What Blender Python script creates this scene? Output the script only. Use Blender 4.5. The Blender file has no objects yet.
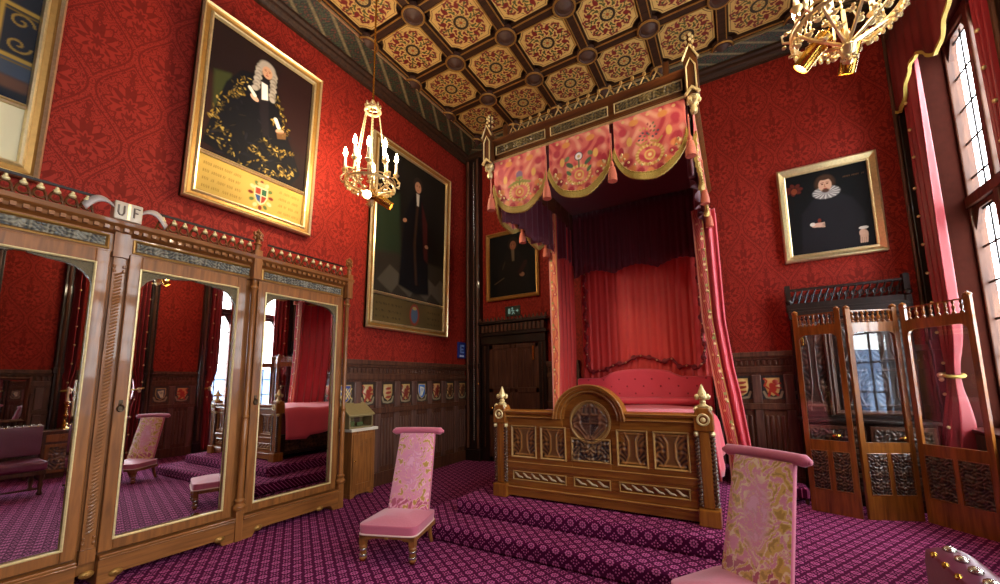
import bpy, math, random, ast
import numpy as np
from mathutils import Matrix, Vector
random.seed(7)
PI = math.pi
SC = bpy.context.scene
COL = SC.collection

# ------------------------------------------------------------------ colour and nodes
def hx(s):
    def f(c):
        c /= 255
        return c / 12.92 if c <= .04045 else ((c + .055) / 1.055) ** 2.4
    return tuple(f(int(s[i:i + 2], 16)) for i in (0, 2, 4))

class NX:
    """turns a formula into math nodes"""
    def __init__(s, nt): s.nt = nt
    def m(s, op, *a, clamp=False):
        n = s.nt.nodes.new('ShaderNodeMath'); n.operation = op; n.use_clamp = clamp
        for i, v in enumerate(a):
            if isinstance(v, (int, float)): n.inputs[i].default_value = v
            else: s.nt.links.new(v, n.inputs[i])
        return n.outputs[0]
    def ev(s, txt, **env):
        out = None
        for line in txt.strip().split(';'):
            line = line.strip()
            if not line: continue
            if '=' in line:
                k, e = line.split('=', 1); env[k.strip()] = out = s.go(ast.parse(e.strip(), mode='eval').body, env)
            else: out = s.go(ast.parse(line, mode='eval').body, env)
        return out
    def go(s, n, e):
        if isinstance(n, ast.Constant): return n.value
        if isinstance(n, ast.Name): return e[n.id]
        if isinstance(n, ast.UnaryOp):
            v = s.go(n.operand, e); return -v if isinstance(v, (int, float)) else s.m('MULTIPLY', v, -1.0)
        if isinstance(n, ast.BinOp):
            a, b = s.go(n.left, e), s.go(n.right, e)
            op = {ast.Add: 'ADD', ast.Sub: 'SUBTRACT', ast.Mult: 'MULTIPLY', ast.Div: 'DIVIDE', ast.Pow: 'POWER'}[type(n.op)]
            if isinstance(a, (int, float)) and isinstance(b, (int, float)):
                return {'ADD': a + b, 'SUBTRACT': a - b, 'MULTIPLY': a * b, 'DIVIDE': a / b if b else 0, 'POWER': a ** b if op == 'POWER' else 0}[op]
            return s.m(op, a, b)
        f = n.func.id; a = [s.go(x, e) for x in n.args]
        if f == 'sstep':
            t = s.m('DIVIDE', s.m('SUBTRACT', a[2], a[0]), a[1] - a[0], clamp=True); return t
        op = dict(sin='SINE', cos='COSINE', abs='ABSOLUTE', fract='FRACT', floor='FLOOR', min='MINIMUM', max='MAXIMUM', sqrt='SQRT',
                  lt='LESS_THAN', gt='GREATER_THAN', atan2='ARCTAN2', sign='SIGN')[f]
        return s.m(op, *a)

def newmat(name):
    m = bpy.data.materials.new(name); m.use_nodes = True
    nt = m.node_tree; return m, nt, nt.nodes['Principled BSDF']
def setp(b, **k):
    for a, v in k.items(): b.inputs[a.replace('_', ' ')].default_value = v
def plain(name, c, rough=.5, metal=0., spec=.5, noise=0., nscale=30., bump=0., sheen=0., coat=0.):
    m, nt, b = newmat(name); c = hx(c) if isinstance(c, str) else c
    setp(b, Base_Color=(*c, 1), Roughness=rough, Metallic=metal)
    b.inputs['Specular IOR Level'].default_value = spec
    if sheen: b.inputs['Sheen Weight'].default_value = sheen
    if coat: b.inputs['Coat Weight'].default_value = coat; b.inputs['Coat Roughness'].default_value = .12
    if noise or bump:
        tc = nt.nodes.new('ShaderNodeTexCoord'); no = nt.nodes.new('ShaderNodeTexNoise'); no.inputs['Scale'].default_value = nscale
        no.inputs['Detail'].default_value = 4
        nt.links.new(tc.outputs['Object'], no.inputs['Vector'])
        if noise:
            mx = nt.nodes.new('ShaderNodeMix'); mx.data_type = 'RGBA'
            mx.inputs[6].default_value = (*[v * (1 - noise) for v in c], 1); mx.inputs[7].default_value = (*[min(1, v * (1 + noise)) for v in c], 1)
            nt.links.new(no.outputs[0], mx.inputs[0]); nt.links.new(mx.outputs[2], b.inputs['Base Color'])
        if bump:
            bp = nt.nodes.new('ShaderNodeBump'); bp.inputs['Strength'].default_value = bump; bp.inputs['Distance'].default_value = .01
            nt.links.new(no.outputs[0], bp.inputs['Height']); nt.links.new(bp.outputs[0], b.inputs['Normal'])
    return m
def wood(name, c1, c2, rough=.35, axis=2, coat=.3, scale=9):
    m, nt, b = newmat(name)
    tc = nt.nodes.new('ShaderNodeTexCoord'); mp = nt.nodes.new('ShaderNodeMapping')
    sc = [scale, scale, scale]; sc[axis] = scale * .09; mp.inputs['Scale'].default_value = sc
    no = nt.nodes.new('ShaderNodeTexNoise'); no.inputs['Scale'].default_value = 3; no.inputs['Detail'].default_value = 6; no.inputs['Distortion'].default_value = .6
    nt.links.new(tc.outputs['Object'], mp.inputs['Vector']); nt.links.new(mp.outputs[0], no.inputs['Vector'])
    cr = nt.nodes.new('ShaderNodeValToRGB'); cr.color_ramp.elements[0].position = .3; cr.color_ramp.elements[1].position = .7
    cr.color_ramp.elements[0].color = (*hx(c1), 1); cr.color_ramp.elements[1].color = (*hx(c2), 1)
    nt.links.new(no.outputs[0], cr.inputs[0]); nt.links.new(cr.outputs[0], b.inputs['Base Color'])
    setp(b, Roughness=rough); b.inputs['Specular IOR Level'].default_value = .3; b.inputs['Coat Weight'].default_value = coat; b.inputs['Coat Roughness'].default_value = .05
    bp = nt.nodes.new('ShaderNodeBump'); bp.inputs['Strength'].default_value = .08; bp.inputs['Distance'].default_value = .004
    nt.links.new(no.outputs[0], bp.inputs['Height']); nt.links.new(bp.outputs[0], b.inputs['Normal'])
    return m
def colmat(name, rough=.5, metal=0., bump=0., bscale=120, sheen=0., coat=0., spec=.5):
    m, nt, b = newmat(name)
    at = nt.nodes.new('ShaderNodeAttribute'); at.attribute_name = 'Col'
    nt.links.new(at.outputs['Color'], b.inputs['Base Color'])
    setp(b, Roughness=rough, Metallic=metal); b.inputs['Sheen Weight'].default_value = sheen; b.inputs['Coat Weight'].default_value = coat
    b.inputs['Specular IOR Level'].default_value = spec
    if bump:
        tc = nt.nodes.new('ShaderNodeTexCoord'); no = nt.nodes.new('ShaderNodeTexNoise'); no.inputs['Scale'].default_value = bscale
        nt.links.new(tc.outputs['Object'], no.inputs['Vector'])
        bp = nt.nodes.new('ShaderNodeBump'); bp.inputs['Strength'].default_value = bump; bp.inputs['Distance'].default_value = .005
        nt.links.new(no.outputs[0], bp.inputs['Height']); nt.links.new(bp.outputs[0], b.inputs['Normal'])
    return m
def patmat(name, formula, ca, cb, ra=.6, rb=.5, uaxis='X', swap=None, bump=0., spec=.5, sheen=0., coord='Position'):
    """two-tone pattern: the formula gives 0..1 from u, v (world metres)"""
    m, nt, b = newmat(name); nx = NX(nt)
    g = nt.nodes.new('ShaderNodeNewGeometry'); sp = nt.nodes.new('ShaderNodeSeparateXYZ'); nt.links.new(g.outputs['Position'], sp.inputs[0])
    no = nt.nodes.new('ShaderNodeTexNoise'); no.inputs['Scale'].default_value = 22; no.inputs['Detail'].default_value = 3
    nt.links.new(g.outputs['Position'], no.inputs['Vector'])
    f = nx.ev(formula, x=sp.outputs[0], y=sp.outputs[1], z=sp.outputs[2], n=no.outputs[0])
    mx = nt.nodes.new('ShaderNodeMix'); mx.data_type = 'RGBA'
    mx.inputs[6].default_value = (*hx(ca), 1); mx.inputs[7].default_value = (*hx(cb), 1)
    nt.links.new(f, mx.inputs[0]); nt.links.new(mx.outputs[2], b.inputs['Base Color'])
    b.inputs['Specular IOR Level'].default_value = spec; b.inputs['Sheen Weight'].default_value = sheen
    r = nx.ev('a+(%f)*f' % (rb - ra), a=ra * 1.0, f=f); nt.links.new(r, b.inputs['Roughness'])
    if bump:
        bp = nt.nodes.new('ShaderNodeBump'); bp.inputs['Strength'].default_value = bump; bp.inputs['Distance'].default_value = .004
        nt.links.new(f, bp.inputs['Height']); nt.links.new(bp.outputs[0], b.inputs['Normal'])
    return m

DAMASK = '''u={U}/0.53+{O}; v=z/1.0+0.13; p=abs(fract(u)-0.5); q=fract(v)-0.5; w=0.25+0.25*cos(6.28318*q); d=p-w;
ins=lt(d,0.0); xl=ins*p+(1-ins)*(0.5-p); yl=ins*q+(1-ins)*(q-0.5*sign(q)); e=abs(d);
band=lt(abs(e-0.05),0.016)+lt(abs(e-0.1),0.012)*gt(fract(q*14),0.4);
X=xl*0.62; Y=yl*0.95+0.05; r=sqrt(X*X+Y*Y); a=atan2(Y,X+0.0001);
pal=lt(r,0.115+0.05*cos(9*a)+0.035*sin(a)); core=lt(abs(r-0.06-0.015*cos(8*a)),0.013);
yt=yl+0.23; r2=sqrt(X*X*2+yt*yt); a2=atan2(yt,X+0.0001); leaf=lt(abs(r2-0.07-0.03*cos(7*a2)),0.02);
yc=yl-0.25; r3=sqrt(X*X*2+yc*yc); bud=lt(r3,0.045+0.03*cos(5*atan2(yc,X+0.0001)));
wv=gt(sin(95*X+9*sin(30*yl))*sin(44*yl+6*cos(52*X)),0.22)*gt(r,0.17);
ring=lt(abs(r-0.185-0.03*cos(12*a)),0.012);
s=max(max(max(band,pal-core),max(leaf,bud)),max(wv,ring)); min(max(s*0.85+0.35*(n-0.5),0.0),1.0)'''
CARPET = '''u=({U})/0.116; v=({V})/0.116; a=fract(u)-0.5; b=fract(v)-0.5; r=sqrt(a*a+b*b); t=atan2(b,a+0.0001);
pet=lt(abs(r-0.21),0.085*abs(cos(4*t))); cen=lt(r,0.075); a2=abs(fract(u+0.5)-0.5); b2=abs(fract(v+0.5)-0.5);
d1=sqrt((a2-0.11)*(a2-0.11)+(b2-0.11)*(b2-0.11)); dot=lt(d1,0.062); d3=sqrt(a2*a2+(b2-0.27)*(b2-0.27)); d4=sqrt((a2-0.27)*(a2-0.27)+b2*b2); dot2=lt(min(d3,d4),0.055);
s=max(max(pet,cen),max(dot,dot2)); min(max(s*(0.75+0.5*n),0.0),1.0)'''

M = {}
M['paper_left'] = patmat('red damask wall silk', DAMASK.format(U='y', O='0.18'), '92291d', '691a12', .6, .75, spec=.12)
M['paper_back'] = patmat('red damask wall silk', DAMASK.format(U='x', O='0.1'), '92291d', '691a12', .6, .75, spec=.12)
M['carpet'] = patmat('purple figured carpet', CARPET.format(U='x*0.97+y*0.24', V='y*0.97-x*0.24'), '4c0a34', 'bd5f90', .95, .9, spec=.1)
M['carpet_top'] = patmat('purple figured carpet', CARPET.format(U='x', V='y'), '4c0a34', 'bd5f90', .95, .9, spec=.1)
M['carpet_step'] = patmat('purple figured carpet', CARPET.format(U='x', V='y+z*1.0'), '4c0a34', 'bd5f90', .95, .9, spec=.1)
M['oak'] = wood('polished honey oak', '6c411c', '985f2c', .42, 2, .3)
M['oak_h'] = wood('polished honey oak', '6c411c', '985f2c', .42, 0, .3)
M['oak_bed'] = wood('carved bed oak', '713c12', '9e6325', .28, 0, .4)
M['oak_bed_v'] = wood('carved bed oak', '713c12', '9e6325', .28, 2, .4)
M['mahog'] = wood('red brown mahogany', '5f3210', '90571f', .28, 2, .6)
M['mahog_h'] = wood('red brown mahogany', '5f3210', '90571f', .28, 0, .6)
M['dark'] = wood('dark panelling oak', '3c1f14', '5e3a26', .5, 2, .06)
M['dark_h'] = wood('dark panelling oak', '3c1f14', '5e3a26', .5, 1, .06)
M['black'] = wood('blackened oak', '140a07', '26150e', .4, 2, .25)
M['beam'] = wood('dark ceiling oak', '24130a', '402412', .6, 0, 0)
M['reveal'] = plain('dark red brown lining', '34130b', .85, spec=.06, noise=.25, nscale=14)
M['oak_rail'] = wood('dark tester oak', '46260f', '6a3c18', .35, 0, .3)
M['oak_rail_v'] = wood('dark tester oak', '3c200d', '5c3416', .35, 2, .3)
M['bed_red'] = plain('crimson curtain satin', 'c22f42', .45, noise=.15, nscale=14, sheen=.3)
M['stile'] = wood('greyed oak stile', '48302a', '66483c', .45, 2, .1)
M['boss'] = plain('dark carved boss', '43281c', .65, noise=.3, nscale=30)
M['pelmet'] = plain('dull red pelmet cloth', '6a1511', .8, noise=.25, nscale=30)
M['gold'] = plain('burnished gilt', 'ead3a0', .3, .8, noise=.25, nscale=40, bump=.1)
M['gilt_dull'] = plain('dull gilt', 'a57a3c', .42, .6, noise=.3, nscale=25, bump=.15)
M['gilt_pale'] = plain('pale gilding', 'd9c48c', .4, .35, noise=.25, nscale=60)
M['brass'] = plain('polished brass', 'c99a45', .22, .95, noise=.15, nscale=50)
M['silver'] = plain('silvered fitting', 'c9c4b8', .25, .9)
M['mirror'] = plain('mirror glass', (.86, .86, .87), .012, 1.)
M['paint'] = colmat('old oil paint', .65, spec=.12, bump=.05)
M['embroid'] = colmat('embroidered silk', .6, bump=.35, bscale=90, sheen=.3)
M['brocade'] = colmat('gold brocade', .38, bump=.2, bscale=90, sheen=.2, spec=.7)
M['relief'] = colmat('carved relief', .42, coat=.2)
M['ceilpaint'] = colmat('painted ceiling board', .55)
M['velvet'] = plain('crimson bed silk', 'cc342e', .55, noise=.12, nscale=9, sheen=.4, bump=.1)
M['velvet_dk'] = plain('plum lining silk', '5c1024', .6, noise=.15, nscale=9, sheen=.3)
M['rose'] = plain('rose satin coverlet', 'd84a5c', .45, noise=.08, nscale=6, sheen=.3, bump=.15)
M['pink'] = plain('pink chair silk', 'bf5d74', .5, noise=.1, nscale=60, sheen=.4, bump=.15)
M['curtain'] = plain('red window silk', '8a141e', .5, noise=.15, nscale=12, sheen=.05)
M['fringe'] = plain('gold bullion fringe', 'b59a45', .6, noise=.5, nscale=130, bump=.6)
M['tassel'] = plain('salmon silk tassel', 'c4684f', .6, noise=.25, nscale=140, bump=.4)
M['leather'] = plain('plum leather', '6a2442', .35, noise=.12, nscale=40, bump=.08, coat=.1)
M['wax'] = plain('ivory candle tube', 'efe3c2', .5)
M['dialpaper'] = plain('cream label', 'e9e2cc', .6)
def emit(name, c, s):
    m = bpy.data.materials.new(name); m.use_nodes = True; nt = m.node_tree; nt.nodes.clear()
    o = nt.nodes.new('ShaderNodeOutputMaterial'); e = nt.nodes.new('ShaderNodeEmission'); e.inputs[0].default_value = (*hx(c), 1); e.inputs[1].default_value = s
    nt.links.new(e.outputs[0], o.inputs[0]); return m
M['flame'] = emit('lit bulb', 'ffe2b0', 60)
M['lamp'] = emit('lit lamp face', 'ffe6b0', 40)
M['exit'] = emit('lit sign symbol', 'c8f0d8', .22)
def glass(name, tint=(1, 1, 1)):
    m = bpy.data.materials.new(name); m.use_nodes = True; nt = m.node_tree; nt.nodes.clear()
    o = nt.nodes.new('ShaderNodeOutputMaterial'); t = nt.nodes.new('ShaderNodeBsdfTransparent'); t.inputs[0].default_value = (*tint, 1)
    g = nt.nodes.new('ShaderNodeBsdfGlossy'); g.inputs['Roughness'].default_value = .02
    fr = nt.nodes.new('ShaderNodeFresnel'); fr.inputs[0].default_value = 1.5
    mx = nt.nodes.new('ShaderNodeMixShader'); ge = nt.nodes.new('ShaderNodeNewGeometry')
    nt.links.new(NX(nt).ev('min(1.6*f*(1-b),1.0)', f=fr.outputs[0], b=ge.outputs['Backfacing']), mx.inputs[0]); nt.links.new(t.outputs[0], mx.inputs[1]); nt.links.new(g.outputs[0], mx.inputs[2])
    nt.links.new(mx.outputs[0], o.inputs[0]); return m
M['glass'] = glass('clear glass', (.95, .96, .96))

# ------------------------------------------------------------------ mesh helpers
class MB:
    def __init__(s): s.v = []; s.f = []; s.M = Matrix.Identity(4)
    def add(s, vs, fs):
        o = len(s.v); s.v += [tuple(s.M @ Vector(p)) for p in vs]; s.f += [tuple(i + o for i in f) for f in fs]; return s
    def box(s, x0, x1, y0, y1, z0, z1):
        v = [(x, y, z) for x in (x0, x1) for y in (y0, y1) for z in (z0, z1)]
        return s.add(v, [(0, 1, 3, 2), (4, 6, 7, 5), (0, 4, 5, 1), (2, 3, 7, 6), (0, 2, 6, 4), (1, 5, 7, 3)])
    def prism(s, pts, axis, a0, a1):
        """pts: 2D polygon; axis 'x': (y,z), 'y': (x,z), 'z': (x,y)"""
        mk = {'x': lambda p, a: (a, p[0], p[1]), 'y': lambda p, a: (p[0], a, p[1]), 'z': lambda p, a: (p[0], p[1], a)}[axis]
        n = len(pts); v = [mk(p, a0) for p in pts] + [mk(p, a1) for p in pts]
        return s.add(v, [tuple(range(n)), tuple(range(2 * n - 1, n - 1, -1))] + [(i, i + n, (i + 1) % n + n, (i + 1) % n) for i in range(n)])
    def lathe(s, prof, c=(0, 0, 0), n=14, axis='z', sy=1.):
        v = []; f = []
        for r, z in prof:
            for k in range(n):
                a = 2 * PI * k / n; p = (r * math.cos(a), r * math.sin(a) * sy, z)
                if axis == 'x': p = (p[2], p[0], p[1])
                if axis == 'y': p = (p[0], p[2], p[1])
                v.append((p[0] + c[0], p[1] + c[1], p[2] + c[2]))
        m = len(prof)
        for i in range(m - 1):
            for k in range(n): f.append((i * n + k, i * n + (k + 1) % n, (i + 1) * n + (k + 1) % n, (i + 1) * n + k))
        f.append(tuple(range(n - 1, -1, -1))); f.append(tuple((m - 1) * n + k for k in range(n)))
        return s.add(v, f)
    def sph(s, c, r, n=10, m=7):
        if not isinstance(r, (tuple, list)): r = (r, r, r)
        v = []; f = []
        for i in range(m + 1):
            t = PI * i / m
            for k in range(n):
                a = 2 * PI * k / n; v.append((c[0] + r[0] * math.sin(t) * math.cos(a), c[1] + r[1] * math.sin(t) * math.sin(a), c[2] - r[2] * math.cos(t)))
        for i in range(m):
            for k in range(n): f.append((i * n + k, i * n + (k + 1) % n, (i + 1) * n + (k + 1) % n, (i + 1) * n + k))
        return s.add(v, f)
    def tube(s, pts, r, n=6, closed=False, up=None):
        pts = [Vector(p) for p in pts]; m = len(pts); v = []; f = []
        rs = r if isinstance(r, (list, tuple)) else [r] * m
        t0 = (pts[1] - pts[0]).normalized(); nrm = t0.orthogonal().normalized()
        for i, p in enumerate(pts):
            a = pts[(i - 1) % m] if (closed or i > 0) else p; b = pts[(i + 1) % m] if (closed or i < m - 1) else p
            t = (b - a); t = t.normalized() if t.length > 1e-9 else t0
            nrm = nrm - t * nrm.dot(t); nrm = nrm.normalized() if nrm.length > 1e-6 else t.orthogonal().normalized()
            bn = t.cross(nrm)
            for k in range(n):
                q = 2 * PI * k / n; v.append(tuple(p + (nrm * math.cos(q) + bn * math.sin(q)) * rs[i]))
        for i in range(m if closed else m - 1):
            j = (i + 1) % m
            for k in range(n): f.append((i * n + k, i * n + (k + 1) % n, j * n + (k + 1) % n, j * n + k))
        if not closed: f.append(tuple(range(n - 1, -1, -1))); f.append(tuple((m - 1) * n + k for k in range(n)))
        return s.add(v, f)
    def ring(s, outer, inner, axis, a0, a1):
        """flat ring between two loops with the same count, extruded"""
        mk = {'x': lambda p, a: (a, p[0], p[1]), 'y': lambda p, a: (p[0], a, p[1]), 'z': lambda p, a: (p[0], p[1], a)}[axis]
        n = len(outer); v = [mk(p, a) for a in (a0, a1) for L in (outer, inner) for p in L]; f = []
        for i in range(n):
            j = (i + 1) % n
            f += [(i, j, n + j, n + i), (2 * n + i, 3 * n + i, 3 * n + j, 2 * n + j), (i, 2 * n + i, 2 * n + j, j), (n + i, n + j, 3 * n + j, 3 * n + i)]
        return s.add(v, f)
    def frame(s, w, h, prof, z0=0.):
        """mitred frame in the x-z plane facing -y; prof = [(inset, out)]; centred x, bottom z0"""
        v = []; f = []
        for o, d in prof:
            v += [(-w / 2 + o, -d, z0 + o), (w / 2 - o, -d, z0 + o), (w / 2 - o, -d, z0 + h - o), (-w / 2 + o, -d, z0 + h - o)]
        for i in range(len(prof) - 1):
            for k in range(4): f.append((i * 4 + k, i * 4 + (k + 1) % 4, i * 4 + 4 + (k + 1) % 4, i * 4 + 4 + k))
        return s.add(v, f)
    def strip(s, rows, closed=False):
        """rows: list of equal-length polylines"""
        n = len(rows[0]); v = [p for r in rows for p in r]; f = []
        for i in range(len(rows) - 1):
            for k in range(n if closed else n - 1): f.append((i * n + k, i * n + (k + 1) % n, (i + 1) * n + (k + 1) % n, (i + 1) * n + k))
        return s.add(v, f)
    def build(s, name, mat, parent=None, smooth=False, bevel=0., solid=0., seg=2, angle=40):
        me = bpy.data.meshes.new(name); me.from_pydata(s.v, [], s.f); me.validate()
        import bmesh
        bm = bmesh.new(); bm.from_mesh(me); bmesh.ops.recalc_face_normals(bm, faces=bm.faces); bm.to_mesh(me); bm.free()
        o = bpy.data.objects.new(name, me); COL.objects.link(o); me.materials.append(M[mat] if isinstance(mat, str) else mat)
        if parent: o.parent = parent
        if smooth:
            me.polygons.foreach_set('use_smooth', [True] * len(me.polygons))
            try: me.set_sharp_from_angle(angle=math.radians(angle))
            except Exception: pass
        if solid:
            md = o.modifiers.new('thick', 'SOLIDIFY'); md.thickness = solid; md.offset = 0
        if bevel:
            md = o.modifiers.new('bevel', 'BEVEL'); md.width = bevel; md.segments = seg; md.limit_method = 'ANGLE'; md.angle_limit = math.radians(35)
        return o

def thing(name, label, cat, loc=(0, 0, 0), rz=0., group=None):
    o = bpy.data.objects.new(name, None); COL.objects.link(o); o.location = loc; o.rotation_euler = (0, 0, rz)
    o['label'] = label; o['category'] = cat
    if group: o['group'] = group
    return o
def tag(o, label, cat, group=None):
    o['label'] = label; o['category'] = cat
    if group: o['group'] = group
    return o
def struct(o): o['kind'] = 'structure'; return o
def many(name, mat, parent, mb, locs, smooth=True, bevel=0.):
    o = mb.build(name, mat, parent, smooth, bevel)
    for i, l in enumerate(locs):
        c = o if i == 0 else o.copy()
        if i: COL.objects.link(c)
        c.location = l[:3]
        if len(l) > 3: c.rotation_euler = (0, 0, l[3])
    return o
def note(o, label): o['label'] = label; return o
def copy_tree(o, parent=None):
    c = o.copy(); COL.objects.link(c)
    if parent: c.parent = parent
    for ch in list(o.children): copy_tree(ch, c)
    return c

def canvas(name, P, n, cf, mat, parent=None, hf=None, nrm=(0, -1, 0), thick=0.):
    """painted grid: P(u,v) -> x,y,z arrays; cf(u,v) -> rgb array (linear); hf: relief height along nrm"""
    nu, nv = n
    u, v = np.meshgrid(np.linspace(0, 1, nu + 1), np.linspace(0, 1, nv + 1))
    x, y, z = P(u, v); x = x + 0 * u; y = y + 0 * u; z = z + 0 * u
    if hf is not None:
        h = hf(u, v); x = x + nrm[0] * h; y = y + nrm[1] * h; z = z + nrm[2] * h
    co = np.stack([x, y, z], -1).reshape(-1, 3)
    idx = np.arange((nu + 1) * (nv + 1)).reshape(nv + 1, nu + 1)
    q = np.stack([idx[:-1, :-1], idx[:-1, 1:], idx[1:, 1:], idx[1:, :-1]], -1).reshape(-1, 4)
    me = bpy.data.meshes.new(name); me.from_pydata(co.tolist(), [], q.tolist())
    c = np.ones(((nu + 1) * (nv + 1), 4), np.float32); c[:, :3] = np.clip(cf(u, v), 0, 1).reshape(-1, 3)
    at = me.color_attributes.new('Col', 'FLOAT_COLOR', 'POINT'); at.data.foreach_set('color', c.ravel())
    me.polygons.foreach_set('use_smooth', [True] * len(me.polygons)); me.materials.append(M[mat])
    o = bpy.data.objects.new(name, me); COL.objects.link(o)
    if parent: o.parent = parent
    if thick:
        md = o.modifiers.new('thick', 'SOLIDIFY'); md.thickness = thick; md.offset = 1 if thick > 0 else -1
    return o

# brush strokes on arrays (x right, y up, in the panel's own units)
class Brush:
    def __init__(s, x, y, base):
        s.x, s.y = x, y; s.c = np.zeros(x.shape + (3,)) + np.array(hx(base))
    def put(s, mask, col):
        m = np.clip(mask, 0, 1)[..., None]; s.c = s.c * (1 - m) + np.array(hx(col)) * m; return s
    def ell(s, cx, cy, rx, ry, col, rot=0., soft=.15, op=1.):
        c, n = math.cos(rot), math.sin(rot); dx, dy = s.x - cx, s.y - cy
        r = np.sqrt(((dx * c + dy * n) / rx) ** 2 + ((-dx * n + dy * c) / ry) ** 2)
        return s.put(np.clip((1 - r) / soft + .5, 0, 1) * op, col)
    def poly(s, pts, col, soft=.006, op=1.):
        d = np.full(s.x.shape, 1e9); inside = np.zeros(s.x.shape, bool); n = len(pts)
        for i in range(n):
            (x0, y0), (x1, y1) = pts[i], pts[(i + 1) % n]
            ex, ey = x1 - x0, y1 - y0; t = np.clip(((s.x - x0) * ex + (s.y - y0) * ey) / (ex * ex + ey * ey + 1e-12), 0, 1)
            d = np.minimum(d, np.hypot(s.x - x0 - t * ex, s.y - y0 - t * ey))
            cr = ((y0 > s.y) != (y1 > s.y)) & (s.x < (x1 - x0) * (s.y - y0) / ((y1 - y0) if y1 != y0 else 1e-9) + x0); inside ^= cr
        sd = np.where(inside, d, -d)
        return s.put(np.clip(sd / soft + .5, 0, 1) * op, col)
    def line(s, pts, w, col, soft=.004, op=1.):
        d = np.full(s.x.shape, 1e9)
        for (x0, y0), (x1, y1) in zip(pts[:-1], pts[1:]):
            ex, ey = x1 - x0, y1 - y0; t = np.clip(((s.x - x0) * ex + (s.y - y0) * ey) / (ex * ex + ey * ey + 1e-12), 0, 1)
            d = np.minimum(d, np.hypot(s.x - x0 - t * ex, s.y - y0 - t * ey))
        return s.put(np.clip((w - d) / soft + .5, 0, 1) * op, col)
    def mottle(s, k, amt, seed=0):
        rs = np.random.RandomState(seed); f = np.zeros(s.x.shape)
        for i in range(7):
            a, b, p = rs.uniform(-k, k), rs.uniform(-k, k), rs.uniform(0, 6.28); f += np.sin(a * s.x + b * s.y + p + 1.5 * np.sin(b * s.x * .7 - a * s.y * .6))
        s.c = s.c * (1 + amt * f / 3)[..., None]; return s
SKY, BULB, SPOT, EXPO = 23.0, 17, 90.0, 0.0
# ------------------------------------------------------------------ the room
XL, XR, YB, YF, ZC = -5.05, 2.23, 6.75, -2.4, 6.78
struct(MB().box(XL - .2, XR + .37, YF - .2, YB + .2, -.12, 0).build('floor', 'carpet'))
struct(MB().box(XL - .2, XL, YF, YB, 0, ZC).build('wall_left', 'paper_left'))
struct(MB().box(XL - .2, XR + .37, YB, YB + .2, 0, ZC).build('wall_back', 'paper_back'))
struct(MB().box(XL - .2, XR + .37, YF - .2, YF, 0, ZC).build('wall_front', 'paper_back'))
BAYS = [(-2.05, -.95), (.15, 1.25), (2.36, 3.4), (4.68, 6.45)]
ZS, ZT, ZTR = .95, 5.75, 3.5
w = MB(); y0 = YF
for a, b in BAYS:
    w.box(XR, XR + .37, y0, a, 0, ZC); w.box(XR, XR + .37, a, b, 0, ZS); w.box(XR, XR + .37, a, b, ZT, ZC); y0 = b
w.box(XR, XR + .37, y0, YB, 0, ZC)
struct(w.build('wall_right', 'paper_left'))
# windows: lining, mullions, transom, cusped heads, leading, panes
for k, (a, b) in enumerate(BAYS):
    t = .015
    win = MB()
    win.box(XR - .01, XR + .365, a, a + t, ZS, ZT).box(XR - .01, XR + .365, b - t, b, ZS, ZT).box(XR - .01, XR + .365, a, b, ZT - t, ZT).box(XR - .06, XR + .365, a, b, ZS - .03, ZS + .01)
    wo = struct(win.build('window_%d' % (k + 1), 'reveal'))
    n = 3 if b - a > 1.3 else 2; fw = .09
    fr = MB(); xs = XR + .29
    fr.box(xs, xs + .12, a + t, a + t + fw * .4, ZS + .01, ZT - t).box(xs, xs + .12, b - t - fw * .4, b - t, ZS + .01, ZT - t).box(xs - .02, xs + .14, a + t, b - t, ZTR, ZTR + .13).box(xs, xs + .12, a + t, b - t, ZS + .01, ZS + .1).box(xs, xs + .12, a + t, b - t, ZT - .12, ZT - t)
    for i in range(1, n):
        yc = a + (b - a) * i / n; fr.box(xs - .01, xs + .13, yc - fw / 2, yc + fw / 2, ZS + .01, ZT - t)
    fr.build('window_frame', 'dark', wo, bevel=.012)
    hd = MB()
    for i in range(n):
        ya = a + (b - a) * i / n + fw * .5; yb = a + (b - a) * (i + 1) / n - fw * .5; yc = (ya + yb) / 2; hw = (yb - ya) / 2
        for zt in (ZTR, ZT - .1):
            pts = [(ya, zt), (ya, zt - hw * 1.15)]
            for s in range(0, 13):
                q = s / 12; ang = PI * q; rr = hw * (1 - .13 * abs(math.sin(3 * ang)))
                pts.append((yc - rr * math.cos(ang) * .98, zt - hw * 1.15 + rr * math.sin(ang) * 1.05))
            pts += [(yb, zt - hw * 1.15), (yb, zt)]
            hd.prism(pts, 'x', xs + .03, xs + .09)
    hd.build('tracery_head', 'dark', wo)
    ld = MB()
    for i in range(n):
        ya = a + (b - a) * i / n; yb = a + (b - a) * (i + 1) / n; yc = (ya + yb) / 2
        ld.box(xs + .058, xs + .067, yc - .013, yc + .013, ZS, ZT)
    z = ZS + .38
    while z < ZT - .1:
        ld.box(xs + .058, xs + .067, a + t, b - t, z - .013, z + .013); z += .42
    ld.build('glazing_bar', 'black', wo)
    MB().box(xs + .06, xs + .065, a + t, b - t, ZS, ZT - t).build('pane', 'glass', wo)
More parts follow.
